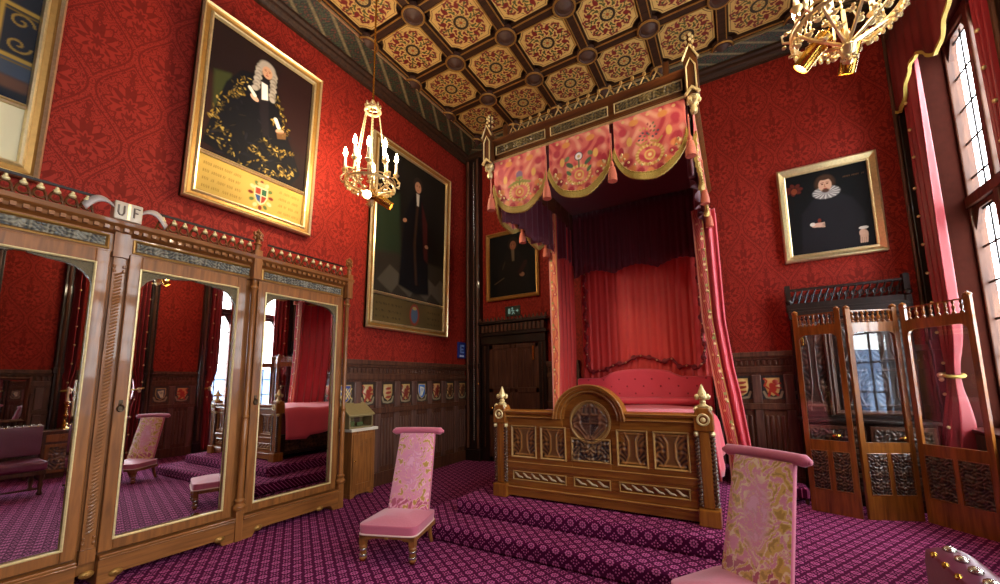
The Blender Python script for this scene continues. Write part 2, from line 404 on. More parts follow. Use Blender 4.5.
# dark posts that frame the window bays and the back corner
for k, (a, b, x0) in enumerate([(2.16, 2.28, 2.12), (3.46, 3.6, 2.12), (4.46, 4.6, 2.12), (6.6, 6.75, 2.1), (1.3, 1.42, 2.12)]):
    p = MB().box(x0, XR, a, b, 0, 6.5); p.box(x0 - .02, XR, a - .02, b + .01 if b < 6.7 else b, 0, .25).box(x0 - .02, XR, a - .02, b + .01 if b < 6.7 else b, 1.86, 1.98)
    po = struct(p.build('trim_%d' % (k + 1), 'black', bevel=.01))
    MB().tube([(x0 - .01, (a + b) / 2, .3), (x0 - .01, (a + b) / 2, 6.45)], .022, 8).build('roll_moulding', 'dark', po, True)

# carved corner post by the door
cp = struct(MB().box(-4.98, -4.63, 6.6, 6.75, 0, 6.5).box(-5.0, -4.61, 6.58, 6.75, 0, .22).box(-5.0, -4.61, 6.58, 6.75, 1.84, 1.95).build('trim_7', 'black', bevel=.01))
bd = MB()
for i in range(150): bd.sph((-4.76, 6.592, .42 + i * .04), (.019, .019, .02), 6, 4)
bd.build('bead_string', 'silver', cp, True)
MB().tube([(-4.67, 6.6, .25), (-4.67, 6.6, 6.45)], .025, 8).tube([(-4.92, 6.6, .25), (-4.92, 6.6, 6.45)], .03, 8).build('roll_moulding', 'dark', cp, True)
for z, r in ((1.535, .03), (1.36, .018), (1.31, .018)):
    MB().lathe([(r, 0), (r, -.01), (r * .6, -.022)], (-4.665, 6.6, z), 12, 'y').build('switch_plate', 'brass', cp, True)

# crown moulding + painted cove frieze
crown = [(0, 0), (.04, .0), (.045, .02), (.035, .03), (.06, .06), (.09, .075), (.095, .1), (.08, .105), (.085, .125), (.12, .15), (.125, .185), (.10, .19), (.0, .2)]
cr = MB(); ZM = 6.46
cr.prism([(XL + p, ZM + q) for p, q in crown], 'y', YF, YB)
s_l = struct(cr.build('trim_8', 'beam'))
cr = MB(); cr.prism([(YB - p, ZM + q) for p, q in crown], 'x', XL, XR); struct(cr.build('trim_9', 'beam'))
cr = MB(); cr.prism([(XR - p, ZM + q) for p, q in crown], 'y', YF, YB); struct(cr.build('trim_10', 'beam'))
PX0, PX1, PY1, S = -4.60, 2.085, 6.47, .955
def friezecol(L):
    def f(u, v):
        x = u * L; y = v * .36; b = Brush(x, y, '161c12'); per = .42
        t = (x / per + .0 * y) % 1
        sl = ((x + (y - .18) * 1.7) / per) % 1
        b.put(np.clip(1.6 - np.abs(sl - .5) / .075, 0, 1), '80714f')
        tex = np.sin(x * 70 + 3 * np.sin(y * 50)) * np.sin(y * 60 + 2 * np.sin(x * 40))
        b.put(((tex > -.1) & (np.abs(sl - .5) < .12)).astype(float) * .6, '5a4a30')
        b.put(((tex > .3) & (np.abs(sl - .5) > .16)).astype(float) * .75, '39422a')
        b.put(((tex < -.55) & (np.abs(sl - .5) > .16)).astype(float) * .7, '6d2f1c')
        b.put(((y < .02) | (y > .34)).astype(float), '2a170c')
        return b.c
    return f
LY = YB - YF; LX = XR - XL
struct(canvas('trim_11', lambda u, v: (XL + .1 + v * (PX0 - XL - .1), YF + u * LY, ZM + .19 + v * (ZC - ZM - .19)), (900, 24), friezecol(LY), 'ceilpaint'))
struct(canvas('trim_12', lambda u, v: (XL + u * LX, YB - .1 - v * (YB - .1 - PY1), ZM + .19 + v * (ZC - ZM - .19)), (700, 24), friezecol(LX), 'ceilpaint'))
struct(canvas('trim_13', lambda u, v: (XR - .1 - v * (XR - .1 - PX1), YF + u * LY, ZM + .19 + v * (ZC - ZM - .19)), (700, 16), friezecol(LY), 'ceilpaint'))
MB().box(PX0 - .012, PX0 + .02, YF, PY1, ZC - .03, ZC + .01).box(PX0, PX1, PY1 - .02, PY1 + .012, ZC - .03, ZC + .01).build('gilt_line', 'gold', s_l)

# coffered ceiling
ceil = struct(MB().box(XL - .2, XR + .37, YF - .2, YB + .2, ZC + .1, ZC + .25).build('ceiling', 'beam'))
NR = 8; hw = S / 2 - .085
def panelcol(u, v):
    x = (u - .5) * 2 * hw; y = (v - .5) * 2 * hw; b = Brush(x, y, 'c8a25e')
    r = np.hypot(x, y); a = np.arctan2(y, x)
    m = np.maximum(np.abs(x), np.abs(y)); cdist = np.hypot(np.abs(x) - S / 2, np.abs(y) - S / 2)
    edge = np.minimum(hw - m, cdist - .225)
    b.put((edge < .012).astype(float), '4a2c12'); b.put((np.abs(edge - .035) < .006).astype(float), '5a3818')
    r0 = r; r = r / 1.13; x, y = x / 1.13, y / 1.13; b.x, b.y = x, y
    fol = np.cos(8 * a + 3 * np.sin(30 * r)) * np.cos(40 * r + .8 * np.cos(16 * a))
    ringm = (r > .085) & (r < .32 + .02 * np.cos(8 * a))
    b.put(((fol > .34) & ringm).astype(float), '6e1f1c')
    b.put(((fol < -.4) & ringm).astype(float), '4a4f22')
    b.put(((np.abs(np.sin(4 * a)) < .14) & (r > .1) & (r < .3)).astype(float) * .9, '4a4420')
    for k in range(8):
        t = PI / 8 + k * PI / 4
        b.ell(.235 * math.cos(t), .235 * math.sin(t), .042, .03, '6e1414', t, .2)
        b.ell(.29 * math.cos(t + .25), .29 * math.sin(t + .25), .03, .016, '6e1f1c', t + .8, .2)
        b.ell(.29 * math.cos(t - .25), .29 * math.sin(t - .25), .03, .016, '6e1f1c', t - .8, .2)
    b.put(((r < .1)).astype(float), '2b1f14'); b.put((r < .066).astype(float), 'b99555')
    b.put(((r < .06) & (np.cos(8 * a) > .5) & (r > .02)).astype(float), '6b6a4a'); b.put((r < .02).astype(float), '9a4a1c')
    return b.c
def panelP(u, v):
    # squeeze the corners of the square so that they follow the boss circles
    x = (u - .5) * 2 * hw; y = (v - .5) * 2 * hw
    cx, cy = np.abs(x) - S / 2, np.abs(y) - S / 2; d = np.hypot(cx, cy); k = np.where(d < .225, .225 / np.maximum(d, 1e-6), 1)
    return np.sign(x) * (S / 2 + cx * k), np.sign(y) * (S / 2 + cy * k), 0 * x
pan = canvas('ceiling_panel', panelP, (110, 110), panelcol, 'ceilpaint', ceil)
first = True
for i in range(7):
    for j in range(NR):
        o = pan if first else pan.copy()
        if not first: COL.objects.link(o)
        first = False
        o.parent = ceil; o.location = (PX0 + (i + .5) * S, PY1 - (j + .5) * S, ZC + .03)
def rib(name, box, side):
    x0, x1, y0_, y1_ = box
    MB().box(x0, x1, y0_, y1_, ZC - .01, ZC + .1).build(name, 'beam', ceil, bevel=.02)
for i in range(8):
    x = PX0 + i * S; rib('ceiling_rib', (x - .075, x + .075, PY1 - NR * S, PY1), 0)
for j in range(NR + 1):
    y = PY1 - j * S; rib('ceiling_rib', (PX0, PX1, y - .075, y + .075), 0)
gl = MB()
for i in range(8):
    x = PX0 + i * S
    for d in (-.06, .06): gl.box(x + d - .008, x + d + .008, PY1 - NR * S, PY1, ZC - .018, ZC - .005)
for j in range(NR + 1):
    y = PY1 - j * S
    for d in (-.06, .06): gl.box(PX0, PX1, y + d - .008, y + d + .008, ZC - .018, ZC - .005)
gl.build('gilt_line', 'gilt_dull', ceil)
bm0 = MB().lathe([(.155, .04), (.165, -.02), (.15, -.05), (.12, -.05), (.11, -.035), (.085, -.045), (.05, -.075), (.0, -.09)], n=24).build('ceiling_boss', 'boss', ceil, True)
ring0 = MB().tube([(.152 * math.cos(q), .152 * math.sin(q), -.045) for q in np.linspace(0, 2 * PI, 25)[:-1]], .016, 6, True).build('gilt_ring', 'gilt_dull', bm0, True)
import bmesh
def half(o):
    c = copy_tree(o, ceil)
    for x in [c] + list(c.children):
        x.data = x.data.copy(); bm = bmesh.new(); bm.from_mesh(x.data)
        bmesh.ops.bisect_plane(bm, geom=bm.verts[:] + bm.edges[:] + bm.faces[:], plane_co=(.012, 0, 0), plane_no=(-1, 0, 0), clear_outer=True)
        bm.to_mesh(x.data); bm.free()
    return c
hb0 = half(bm0); fb = fh = True
for i in range(8):
    for j in range(NR):
        edge = i in (0, 7) or j == 0
        if edge: o = hb0 if fh else copy_tree(hb0, ceil); fh = False
        else: o = bm0 if fb else copy_tree(bm0, ceil); fb = False
        o.location = (PX0 + i * S, PY1 - j * S, ZC)
        if edge: o.rotation_euler = (0, 0, 0 if i == 0 else PI if i == 7 else -PI / 2)

# ------------------------------------------------------------------ panelling
def lion(b, cx, cy, s, col):
    b.ell(cx, cy, .035 * s, .06 * s, col, .4); b.ell(cx + .03 * s, cy + .07 * s, .032 * s, .03 * s, col)
    b.line([(cx + .02 * s, cy + .03 * s), (cx + .08 * s, cy + .05 * s)], .012 * s, col); b.line([(cx + .02 * s, cy), (cx + .08 * s, cy - .01 * s)], .012 * s, col)
    b.line([(cx - .01 * s, cy - .05 * s), (cx + .05 * s, cy - .1 * s)], .015 * s, col); b.line([(cx - .03 * s, cy - .04 * s), (cx - .05 * s, cy - .11 * s)], .015 * s, col)
    b.line([(cx - .03 * s, cy - .03 * s), (cx - .09 * s, cy + .02 * s), (cx - .06 * s, cy + .08 * s), (cx - .09 * s, cy + .11 * s)], .01 * s, col)
def shield(parent, loc, rz, field, charge, label, bg='2a1a12', w=.27, h=.36):
    def cf(u, v):
        x = (u - .5) * w / 1.12; y = (v - .5) * h / 1.12; b = Brush(x, y, bg)
        tex = np.sin(x * 130 + 2 * np.sin(y * 90)) * np.sin(y * 120)
        b.put((tex > .5).astype(float) * .6, '46301f')
        b.line([(-.1, -.06), (-.075, -.125), (0, -.14), (.075, -.125), (.1, -.06)], .014, '85795e')
        sh = [(-.08, .12), (.08, .12), (.082, 0), (.06, -.07), (0, -.115), (-.06, -.07), (-.082, 0)]
        b.poly(sh, 'b79a5a'); b.poly([(p * .88, q * .9) for p, q in sh], field)
        if charge == 'three':
            for q in (.06, 0, -.06): b.ell(0, q, .05, .018, '8a2a1a', .1); b.ell(.045, q + .008, .014, .014, '8a2a1a')
        elif charge == 'fret':
            for q in (-.04, 0, .04): b.line([(q - .05, -.06), (q + .05, .07)], .006, 'd8c06a'); b.line([(q + .05, -.06), (q - .05, .07)], .006, 'd8c06a')
        elif charge == 'harp':
            b.line([(-.03, -.06), (-.035, .07), (.04, .05), (-.01, -.06)], .009, 'c9c6a0'); b.line([(-.01, .05), (-.015, -.04)], .004, 'c9c6a0'); b.line([(.01, .05), (-.01, -.04)], .004, 'c9c6a0')
        else: lion(b, 0, 0, 1, charge)
        return b.c
    def hf(u, v):
        x = (u - .5) * w; y = (v - .5) * h
        return .014 * np.clip(1 - (np.hypot(x / .085, y / .13)) ** 4, 0, 1)
    o = canvas('heraldic_shield', lambda u, v: ((u - .5) * w, 0 * u, (v - .5) * h), (44, 56), cf, 'relief', parent, hf)
    o.location = loc; o.rotation_euler = (0, 0, rz); note(o, label); return o
def linen(b, u0, u1, z0, z1, put):
    n = 4
    for i in range(n):
        a = u0 + (u1 - u0) * (i + .15) / n; c = u0 + (u1 - u0) * (i + .85) / n; put(b, a, c, z0 + .05, z1 - .05)
def dado(side, name, a0, a1, skip=None):
    # face plane and mapping along the wall
    if side == 'left': base = lambda m, a, b, z0, z1, d: m.box(XL, XL + .05 + d, a, b, z0, z1); rz = PI / 2; mat = 'dark'
    if side == 'back': base = lambda m, a, b, z0, z1, d: m.box(a, b, YB - .05 - d, YB, z0, z1); rz = 0; mat = 'dark'
    if side == 'right': base = lambda m, a, b, z0, z1, d: m.box(XR - .05 - d, XR, a, b, z0, z1); rz = -PI / 2; mat = 'dark'
    m = MB(); base(m, a0, a1, 0, 1.93, 0)
    base(m, a0, a1, 0, .2, .03); base(m, a0, a1, 1.86, 1.935, .05); base(m, a0, a1, 1.82, 1.86, .03); base(m, a0, a1, 1.63, 1.72, .02); base(m, a0, a1, 1.10, 1.19, .03)
    o = struct(m.build(name, mat, bevel=.008))
    pitch = .392
    c0 = {'left': 3.75, 'back': .03, 'right': 3.79}[side]
    k0 = math.ceil((a0 + .1 - c0) / pitch); k1 = math.floor((a1 - .1 - c0) / pitch)
    st = MB(); cst = MB()
    for k in range(k0, k1 + 1):
        c = c0 + k * pitch
        base(st, c - .055 + pitch / 2, c + .055 + pitch / 2, .2, 1.10, .022); base(st, c - .06 + pitch / 2, c + .06 + pitch / 2, 1.19, 1.6, .03)
        for i in range(4): a = c - .12 + i * .065; base(st, a, a + .035, .28, 1.02, .016)
    n = int((a1 - a0) / .07)
    for i in range(n): a = a0 + (i + .2) * (a1 - a0) / n; base(cst, a, a + .035, 1.74, 1.81, .018)
    st.build('panel_moulding', 'stile', o, bevel=.012); cst.build('cresting', mat, o, bevel=.008)
    return o, [c0 + k * pitch for k in range(k0, k1 + 1)], rz
dl, cs, rz = dado('left', 'trim_14', 3.5, 6.6)
kinds = [('2f3f86', 'fret', 'blue shield beside the wardrobe edge'), ('a88a5c', '8a2a1a', 'tan shield with a red beast, second from the wardrobe'), ('a88a5c', 'three', 'tan shield with three red bars'), ('9c7f52', '6d2418', 'tan shield with a dark red beast'),
         ('2d62ad', 'harp', 'bright blue shield'), ('a87a50', '6d2018', 'brown shield with a dark red beast, right of the blue one'), ('8a6038', '4d2a14', 'brown shield, second from the corner post'), ('8a5c34', '4d2412', 'brown shield next to the corner post')]
for c, (f, ch, lb) in zip(cs, kinds): shield(dl, (XL + .056, c, 1.42), rz, f, ch, lb)
db, cs, rz = dado('back', 'trim_15', -.7, 2.1)
for c in cs:
    lb = ('tan shield with three red bars beside the bed curtain' if abs(c - .03) < .1 else 'tan shield with a red beast beside the folding screen' if abs(c - .42) < .1 else 'painted shield in the panelling')
    if c < .9: shield(db, (c, YB - .056, 1.42), rz, 'c9a35c', 'three' if abs(c - .03) < .1 else 'a32a17', lb, '16171d', .27, .34)
dbl, _, _ = dado('back', 'trim_16', -3.14, -2.5)
dr, cs, rz = dado('right', 'trim_17', 3.6, 4.46)
for c, (f, ch) in zip(cs, [('3a3f48', 'harp'), ('c98a4a', 'a3240f')]): shield(dr, (XR - .056, c, 1.42), rz, f, ch, 'painted shield between the windows')
dado('right', 'trim_18', 1.42, 2.16); 
struct(MB().box(XL, XR, YF, YF + .05, 0, 1.93).box(XL, XR, YF, YF + .1, 1.86, 1.94).build('trim_19', 'dark_h'))
struct(MB().box(XL, XL + .05, YF, -1.1, 0, 1.93).build('trim_20', 'dark'))
struct(MB().box(XR - .04, XR, 2.28, 3.46, 0, ZS).box(XR - .04, XR, 4.6, 6.6, 0, ZS).box(XR - .04, XR, -2.3, 1.3, 0, ZS).build('trim_21', 'dark'))

# door in the back corner
dj = MB(); dj.box(-4.62, -4.44, 6.66, YB, 0, 2.36).box(-3.3, -3.14, 6.66, YB, 0, 2.36).box(-4.62, -3.14, 6.64, YB, 2.33, 2.5).box(-4.66, -3.1, 6.6, YB, 2.5, 2.56).box(-4.62, -3.14, 6.63, YB, 2.56, 2.74).box(-4.67, -3.09, 6.58, YB, 2.74, 2.8)
door = struct(dj.build('door_1', 'black', bevel=.01))
cr = MB()
for i in range(16): x = -4.58 + i * .092; cr.box(x, x + .055, 6.61, 6.64, 2.58, 2.72)
for i in range(18): x = -4.64 + i * .088; cr.prism([(x, 2.8), (x + .07, 2.8), (x + .035, 2.88)], 'y', 6.6, 6.64)
cr.build('carved_lintel', 'dark', door, bevel=.006)
lf = MB().box(-4.44, -3.3, 6.69, YB, 0.01, 2.33)
for x in (-4.44, -3.96, -3.84, -3.38): lf.box(x, x + (.1 if x in (-4.44, -3.38) else .06), 6.675, 6.7, .01, 2.33)
for z in (.01, .9, 1.35, 2.22): lf.box(-4.44, -3.3, 6.675, 6.7, z, z + .1)
lf = lf.build('door_leaf', 'dark', door, bevel=.008)
lp = MB()
for x in (-4.3, -4.2, -4.1, -3.74, -3.64, -3.54): lp.box(x, x + .05, 6.683, 6.7, 1.5, 2.18)
lp.build('linenfold', 'dark', lf, bevel=.01)
jb = MB()
for x in (-4.53, -3.22):
    for i in range(58): jb.sph((x, 6.655, .3 + i * .035), .016, 6, 4)
jb.build('bead_string', 'dark', door, True)
MB().box(-3.44, -3.4, 6.665, 6.68, 1.98, 2.26).build('door_hinge', 'brass', lf, bevel=.004)
MB().sph((-4.36, 6.65, 1.05), .035).build('door_knob', 'brass', lf, True)

# signs
ex = thing('exit_sign', 'small dark green exit sign with white running figure above the corner door', 'sign', (-3.895, YB, 2.99))
MB().box(-.175, .175, -.03, 0, -.105, .105).build('sign_box', plain('dark green', '0c2418', .4), ex, bevel=.006)
sy = MB(); sy.box(-.1, -.05, -.034, -.03, -.055, .055)
sy.build('doorway_symbol', 'exit', ex)
fg = MB(); fg.lathe([(.02, -.036), (.02, -.03)], (.0, 0, .055), 10, 'y')
for a, b in (((-.005, .03), (.02, -.02)), ((.02, -.02), (.05, -.06)), ((.02, -.02), (-.01, -.07)), ((.0, .02), (.05, .0)), ((.0, .025), (-.03, -.005))): fg.tube([(a[0], -.033, a[1]), (b[0], -.033, b[1])], .009, 5)
fg.build('running_figure', 'exit', ex)
ar = MB().prism([(.08, .012), (.11, .012), (.11, .035), (.145, 0), (.11, -.035), (.11, -.012), (.08, -.012)], 'y', -.035, -.03).build('arrow', 'exit', ex)
bs = thing('notice', 'small blue notice on the red left wall beside the dark corner post', 'sign', (XL, 6.53, 2.24), PI / 2)
MB().box(-.13, .13, -.02, 0, -.17, .17).build('notice_plate', plain('royal blue', '1d2f86', .35), bs, bevel=.005)
MB().box(-.055, .075, -.023, -.02, .075, .115).box(-.055, -.015, -.023, -.02, -.05, .115).box(-.055, .055, -.023, -.02, .0, .035).box(-.055, .075, -.023, -.02, -.06, -.025).build('notice_symbol', plain('pale blue', '86a8e0', .4), bs)
MB().box(-.07, .07, -.023, -.02, -.14, -.1).build('notice_text_strip', plain('white print', 'd8dcea', .5), bs)

# carpeted platform under the bed
dp = thing('carpeted_platform', 'two step platform covered in purple carpet under the carved bed', 'platform', (0, 0, 0))
MB().box(-3.16, .2, 3.16, 6.69, 0.0, .16).build('lower_step', 'carpet_step', dp, bevel=.036, seg=4)
MB().box(-2.78, -.02, 3.51, 6.69, .15, .31).build('upper_step', 'carpet_step', dp, bevel=.036, seg=4)
# ------------------------------------------------------------------ framed paintings
def painting(name, label, loc, rz, w, h, prof, paintf, tilt=0., frame_mat='gold_pair', tablet=None, n=(150, 190), inset=.12, group=None):
    t = thing(name, label, 'painting', loc, rz, group); t.rotation_euler = (-tilt, 0, rz) if False else (0, 0, rz)
    pv = t
    fr = MB().frame(w, h, prof).build('picture_frame', 'gilt_dull' if frame_mat == 'gold_pair' else frame_mat, pv)
    zb = inset + (tablet[0] if tablet else 0)
    cw, chh = w - 2 * inset, h - inset - zb
    d = prof[-1][1]
    if frame_mat == 'gold_pair':
        fr.data.materials[0] = M['gilt_dull']
        for q0, q1 in ((0, 3), (5, 8)): MB().frame(w, h, [(o_, d_ + .004) for o_, d_ in prof[q0:q1 + 1]]).build('gilt_edge', 'gold', pv)
    cv = canvas('painted_canvas', lambda u, v: ((u - .5) * (cw + .02), 0 * u - d + .012, zb - .01 + v * (chh + .02)), n, lambda u, v: paintf(u * cw - cw / 2, v * chh, cw, chh), 'paint', pv)
    MB().box(-w / 2 + .02, w / 2 - .02, -.004, 0, .02, h - .02).build('backing_board', 'black', pv)
    if tablet:
        th, tf = tablet
        canvas('inscription_tablet', lambda u, v: ((u - .5) * (cw + .02), 0 * u - d + .008, inset - .01 + v * (th - .04)), (130, 40), lambda u, v: tf(u * cw - cw / 2, v * (th - .04), cw, th - .04), 'paint', pv)
        MB().frame(cw + .04, .05, [(0, d - .03), (.005, d + .012), (.02, d + .02), (.024, d)], zb - .05).build('dividing_strip', 'gold', pv)
    if tilt:
        for c in pv.children: c.rotation_euler = (tilt, 0, 0)
    return t
GP = [(0, 0), (0, .05), (.015, .075), (.035, .06), (.05, .05), (.085, .045), (.1, .06), (.115, .055), (.125, .02)]
def words(b, x0, x1, y, hgt, col, seed):
    rs = np.random.RandomState(seed); x = x0
    while x < x1:
        l = rs.uniform(.03, .1); xe = min(x + l, x1)
        k = x
        while k < xe: b.line([(k, y - hgt * .4), (k + .004, y + hgt * .4)], .0035, col, .004, .8); k += .016
        x = xe + .025
def face(b, cx, cy, s, skin='c79a78', dark='4a2a1c'):
    b.ell(cx, cy, .075 * s, .1 * s, skin); b.ell(cx + .02 * s, cy - .01 * s, .05 * s, .075 * s, skin)
    b.ell(cx - .03 * s, cy + .015 * s, .014 * s, .007 * s, dark); b.ell(cx + .028 * s, cy + .015 * s, .014 * s, .007 * s, dark)
    b.line([(cx - .045 * s, cy + .035 * s), (cx - .015 * s, cy + .038 * s)], .004 * s, dark); b.line([(cx + .015 * s, cy + .038 * s), (cx + .045 * s, cy + .034 * s)], .004 * s, dark)
    b.line([(cx, cy + .01 * s), (cx - .008 * s, cy - .025 * s), (cx + .006 * s, cy - .027 * s)], .005 * s, 'a06a4c'); b.ell(cx, cy - .05 * s, .022 * s, .008 * s, '93453a')
def tab_gold(x, y, w, h):
    b = Brush(x, y, 'c3a04d'); b.mottle(9, .1, 3)
    for k, yy in enumerate((h * .8, h * .6, h * .4, h * .2)):
        words(b, -w * .44, -w * .12, yy, .03, '7d6023', k); words(b, w * .24, w * .45, yy, .03, '7d6023', k + 9)
    cx = w * .06; cy = h * .5
    for k in range(12):
        t = 2 * PI * k / 12; b.ell(cx + .115 * math.cos(t), cy + h * .36 * math.sin(t), .03, .022, ('7a2c1c', '5a6a34', 'd8c890')[k % 3], t, .4)
    sh = [(-.075, .1), (.075, .1), (.075, -.02), (.045, -.09), (0, -.125), (-.045, -.09), (-.075, -.02)]
    b.poly([(cx + p, cy + q) for p, q in sh], 'e0d2a0')
    b.poly([(cx + p * .85, cy + q * .85) for p, q in sh], 'a03a26'); b.poly([(cx, cy + .085), (cx + .062, cy + .085), (cx + .062, cy), (cx, cy)], '33603c'); b.poly([(cx - .062, cy), (cx, cy), (cx, cy - .1), (cx - .04, cy - .075), (cx - .062, cy - .02)], '35507a')
    b.line([(cx, cy + .09), (cx, cy - .1)], .006, 'e0d2a0'); b.line([(cx - .064, cy), (cx + .064, cy)], .006, 'e0d2a0'); b.ell(cx, cy + .135, .05, .025, 'c9b070', 0, .3)
    return b.c
def judge(x, y, w, h):
    b = Brush(x, y, '1c0f0e'); b.mottle(5, .25, 1)
    b.poly([(-w * .5, h * .62), (-w * .36, h * .55), (-w * .4, 0), (-w * .5, 0)], '2a1511', .05); b.poly([(w * .12, h), (w * .5, h), (w * .5, h * .3), (w * .2, h * .4)], '23100f', .1)
    b.poly([(-w * .44, h * .62), (-w * .3, h * .66), (-w * .26, h * .4), (-w * .42, h * .34)], '33361a', .04)
    robe = [(-.26, h * .74), (-.4, h * .58), (-.5, h * .3), (-.56, h * .06), (-.2, .02), (.42, .03), (.52, h * .14), (.4, h * .3), (.25, h * .5), (.14, h * .74), (0, h * .8)]
    b.poly(robe, '0d0b10', .02)
    # gold lace: short broken strokes along the robe's edges
    rs = np.random.RandomState(11)
    bands = [(-.2, .7, -.4, .44, .05), (-.4, .44, -.5, .28, .05), (-.52, .3, -.3, .15, .05), (-.54, .16, -.2, .07, .06), (-.2, .05, .2, .05, .07), (.2, .05, .46, .16, .05), (.12, .24, .44, .28, .04), (.0, .3, .24, .2, .045), (.32, .4, .12, .5, .035), (.14, .7, .3, .46, .035), (-.36, .5, -.22, .57, .03), (-.1, .2, .1, .12, .04), (.24, .14, .4, .06, .03)]
    for x0, y0, x1, y1, wd in bands:
        for _ in range(26):
            t = rs.rand(); px = x0 + (x1 - x0) * t + rs.normal() * wd * .5; py = h * (y0 + (y1 - y0) * t) + rs.normal() * wd * .6
            b.ell(px, py, rs.uniform(.01, .03), rs.uniform(.005, .011), ('5c4a1c', '84692a', 'b09348', '3a2e14')[rs.randint(4)], rs.uniform(0, 3), .6, .85)
    for _ in range(60):
        px, py = rs.uniform(-.5, .42), rs.uniform(.03, .6) * h
        b.ell(px, py, rs.uniform(.02, .06), rs.uniform(.006, .014), ('16141a', '1d1a22', '0a090c', '2a2218')[rs.randint(4)], rs.uniform(0, 3), .6, .8)
    b.poly([(-.09, h * .76), (.03, h * .78), (.06, h * .6), (.1, h * .34), (.03, h * .3), (-.03, h * .5)], '1a1418', .02)
    b.poly([(-.04, h * .74), (.03, h * .74), (.05, h * .62), (-.02, h * .6)], 'e6dfd0', .012)
    # full wig and face
    for k in range(16):
        q = k / 15; b.ell(-.075 - .02 * q + .012 * math.sin(k * 2), h * (.86 - .2 * q), .035, .03, 'a3988a' if k % 2 else '857a6d', .4, .4); b.ell(.095 + .0 * q + .012 * math.sin(k * 2.3), h * (.86 - .22 * q), .034, .03, '988d80' if k % 2 else '7a7064', -.4, .4)
    b.ell(0.01, h * .875, .095, .085, '9c9184', 0, .3); face(b, .015, h * .84, .78, 'b88a6c')
    b.ell(-.1, h * .58, .05, .032, 'c79c82', -.4); b.line([(-.1, h * .6), (-.16, h * .64)], .02, 'e2dac8', .01); b.ell(.22, h * .42, .055, .03, 'b98a70', .5); b.line([(.2, h * .45), (.16, h * .5)], .024, 'ddd4c4', .01)
    b.poly([(.18, h * .4), (.3, h * .44), (.3, h * .38), (.2, h * .35)], '6b4a2a', .01, .8)
    return b.c
def courtier(x, y, w, h):
    b = Brush(x, y, '17130f'); b.mottle(3, .3, 4)
    b.poly([(-w * .5, h * .3), (w * .5, h * .3), (w * .5, 0), (-w * .5, 0)], '2a241c', .06)
    for k in range(4):
        b.poly([(-.75 + k * .42, .08 * h), (-.5 + k * .42, .2 * h), (-.2 + k * .42, .14 * h), (-.45 + k * .42, .01 * h)], '4a4438', .03, .8)
    b.poly([(-w * .5, h * .62), (-w * .2, h * .72), (-w * .16, h * .3), (-w * .5, h * .26)], '24301f', .08, .8)
    robe = [(.02, h * .78), (-.2, h * .6), (-.26, h * .3), (-.3, h * .08), (.1, .1), (.45, h * .06), (.4, h * .35), (.34, h * .62), (.2, h * .78)]
    b.poly(robe, '0c0a0c', .05); b.line([(.1, h * .7), (.05, h * .4), (.12, h * .12)], .03, '2d1d14', .03)
    b.poly([(.2, h * .74), (.36, h * .6), (.4, h * .3), (.3, h * .32)], '3d1512', .04, .8)
    b.ell(.1, h * .86, .12, .14, '2b211b'); face(b, .1, h * .84, 1.05, 'a87a5c'); b.poly([(.06, h * .79), (.14, h * .79), (.13, h * .7), (.08, h * .7)], 'b8b0a0', .015)
    b.ell(-.2, h * .55, .05, .035, '9a6e54', .5); b.ell(.36, h * .42, .045, .035, '94684e')
    return b.c
def tab_dark(x, y, w, h):
    b = Brush(x, y, '4e3f22'); b.mottle(8, .2, 8); b.ell(.1, h * .5, .12, h * .42, '6d2a1c'); b.ell(.1, h * .5, .085, h * .33, '3d4a5a'); b.ell(.1, h * .75, .05, .03, '8a7440')
    for k, yy in enumerate((h * .7, h * .45, h * .22)): words(b, -w * .44, -w * .12, yy, .03, '2b2212', k); words(b, w * .25, w * .45, yy, .03, '2b2212', k + 5)
    return b.c
def balcony(x, y, w, h):
    b = Brush(x, y, '2a2b30'); b.mottle(2, .2, 9)
    b.poly([(-w, h * .19), (w, h * .17), (w, h * .09), (-w, h * .11)], '3f4650', .03); b.poly([(-w, h * .11), (w, h * .09), (w, h * .04), (-w, h * .06)], '5c4032', .03)
    b.poly([(-w * .5, h * .11), (w * .2, h * .09), (w * .5, -.02), (-w * .5, -.02)], '161c2a', .04)
    for zz in (.185, .40):
        b.line([(-w * .5, h * zz), (w * .5, h * (zz - .005))], .016, 'a08038', .01); b.line([(-w * .5, h * (zz - .02)), (w * .5, h * (zz - .025))], .007, '6e5622', .008)
    for k in range(9):
        x0 = -w * .5 + .0 + k * .19
        b.line([(x0 + .17, h * .18), (x0 + .17, h * .42)], .012, 'a5843c', .01) if k % 2 else None
        for s in (-1, 1):
            pts = [(x0 + .08 + .07 * math.cos(a) * (1 - a / 9), h * (.29 + s * .05) + .07 * math.sin(a * s) * (1 - a / 9)) for a in np.linspace(0, 7.5, 24)]
            b.line(pts, .007, '8d7034', .006)
    b.poly([(-w * .2, h * .95), (-w * .45, h * .7), (-w * .5, h * .2), (-w * .1, h * .2), (-w * .05, h * .7)], '1d1f26', .05); face(b, -w * .15, h * .86, 1.2)
    return b.c
def tab_cream(x, y, w, h):
    b = Brush(x, y, 'd9cda4'); b.mottle(7, .06, 2)
    for k, yy in enumerate((h * .72, h * .5, h * .28)): words(b, -w * .42, w * .36, yy, .04, 'a8986a', k + 20)
    return b.c
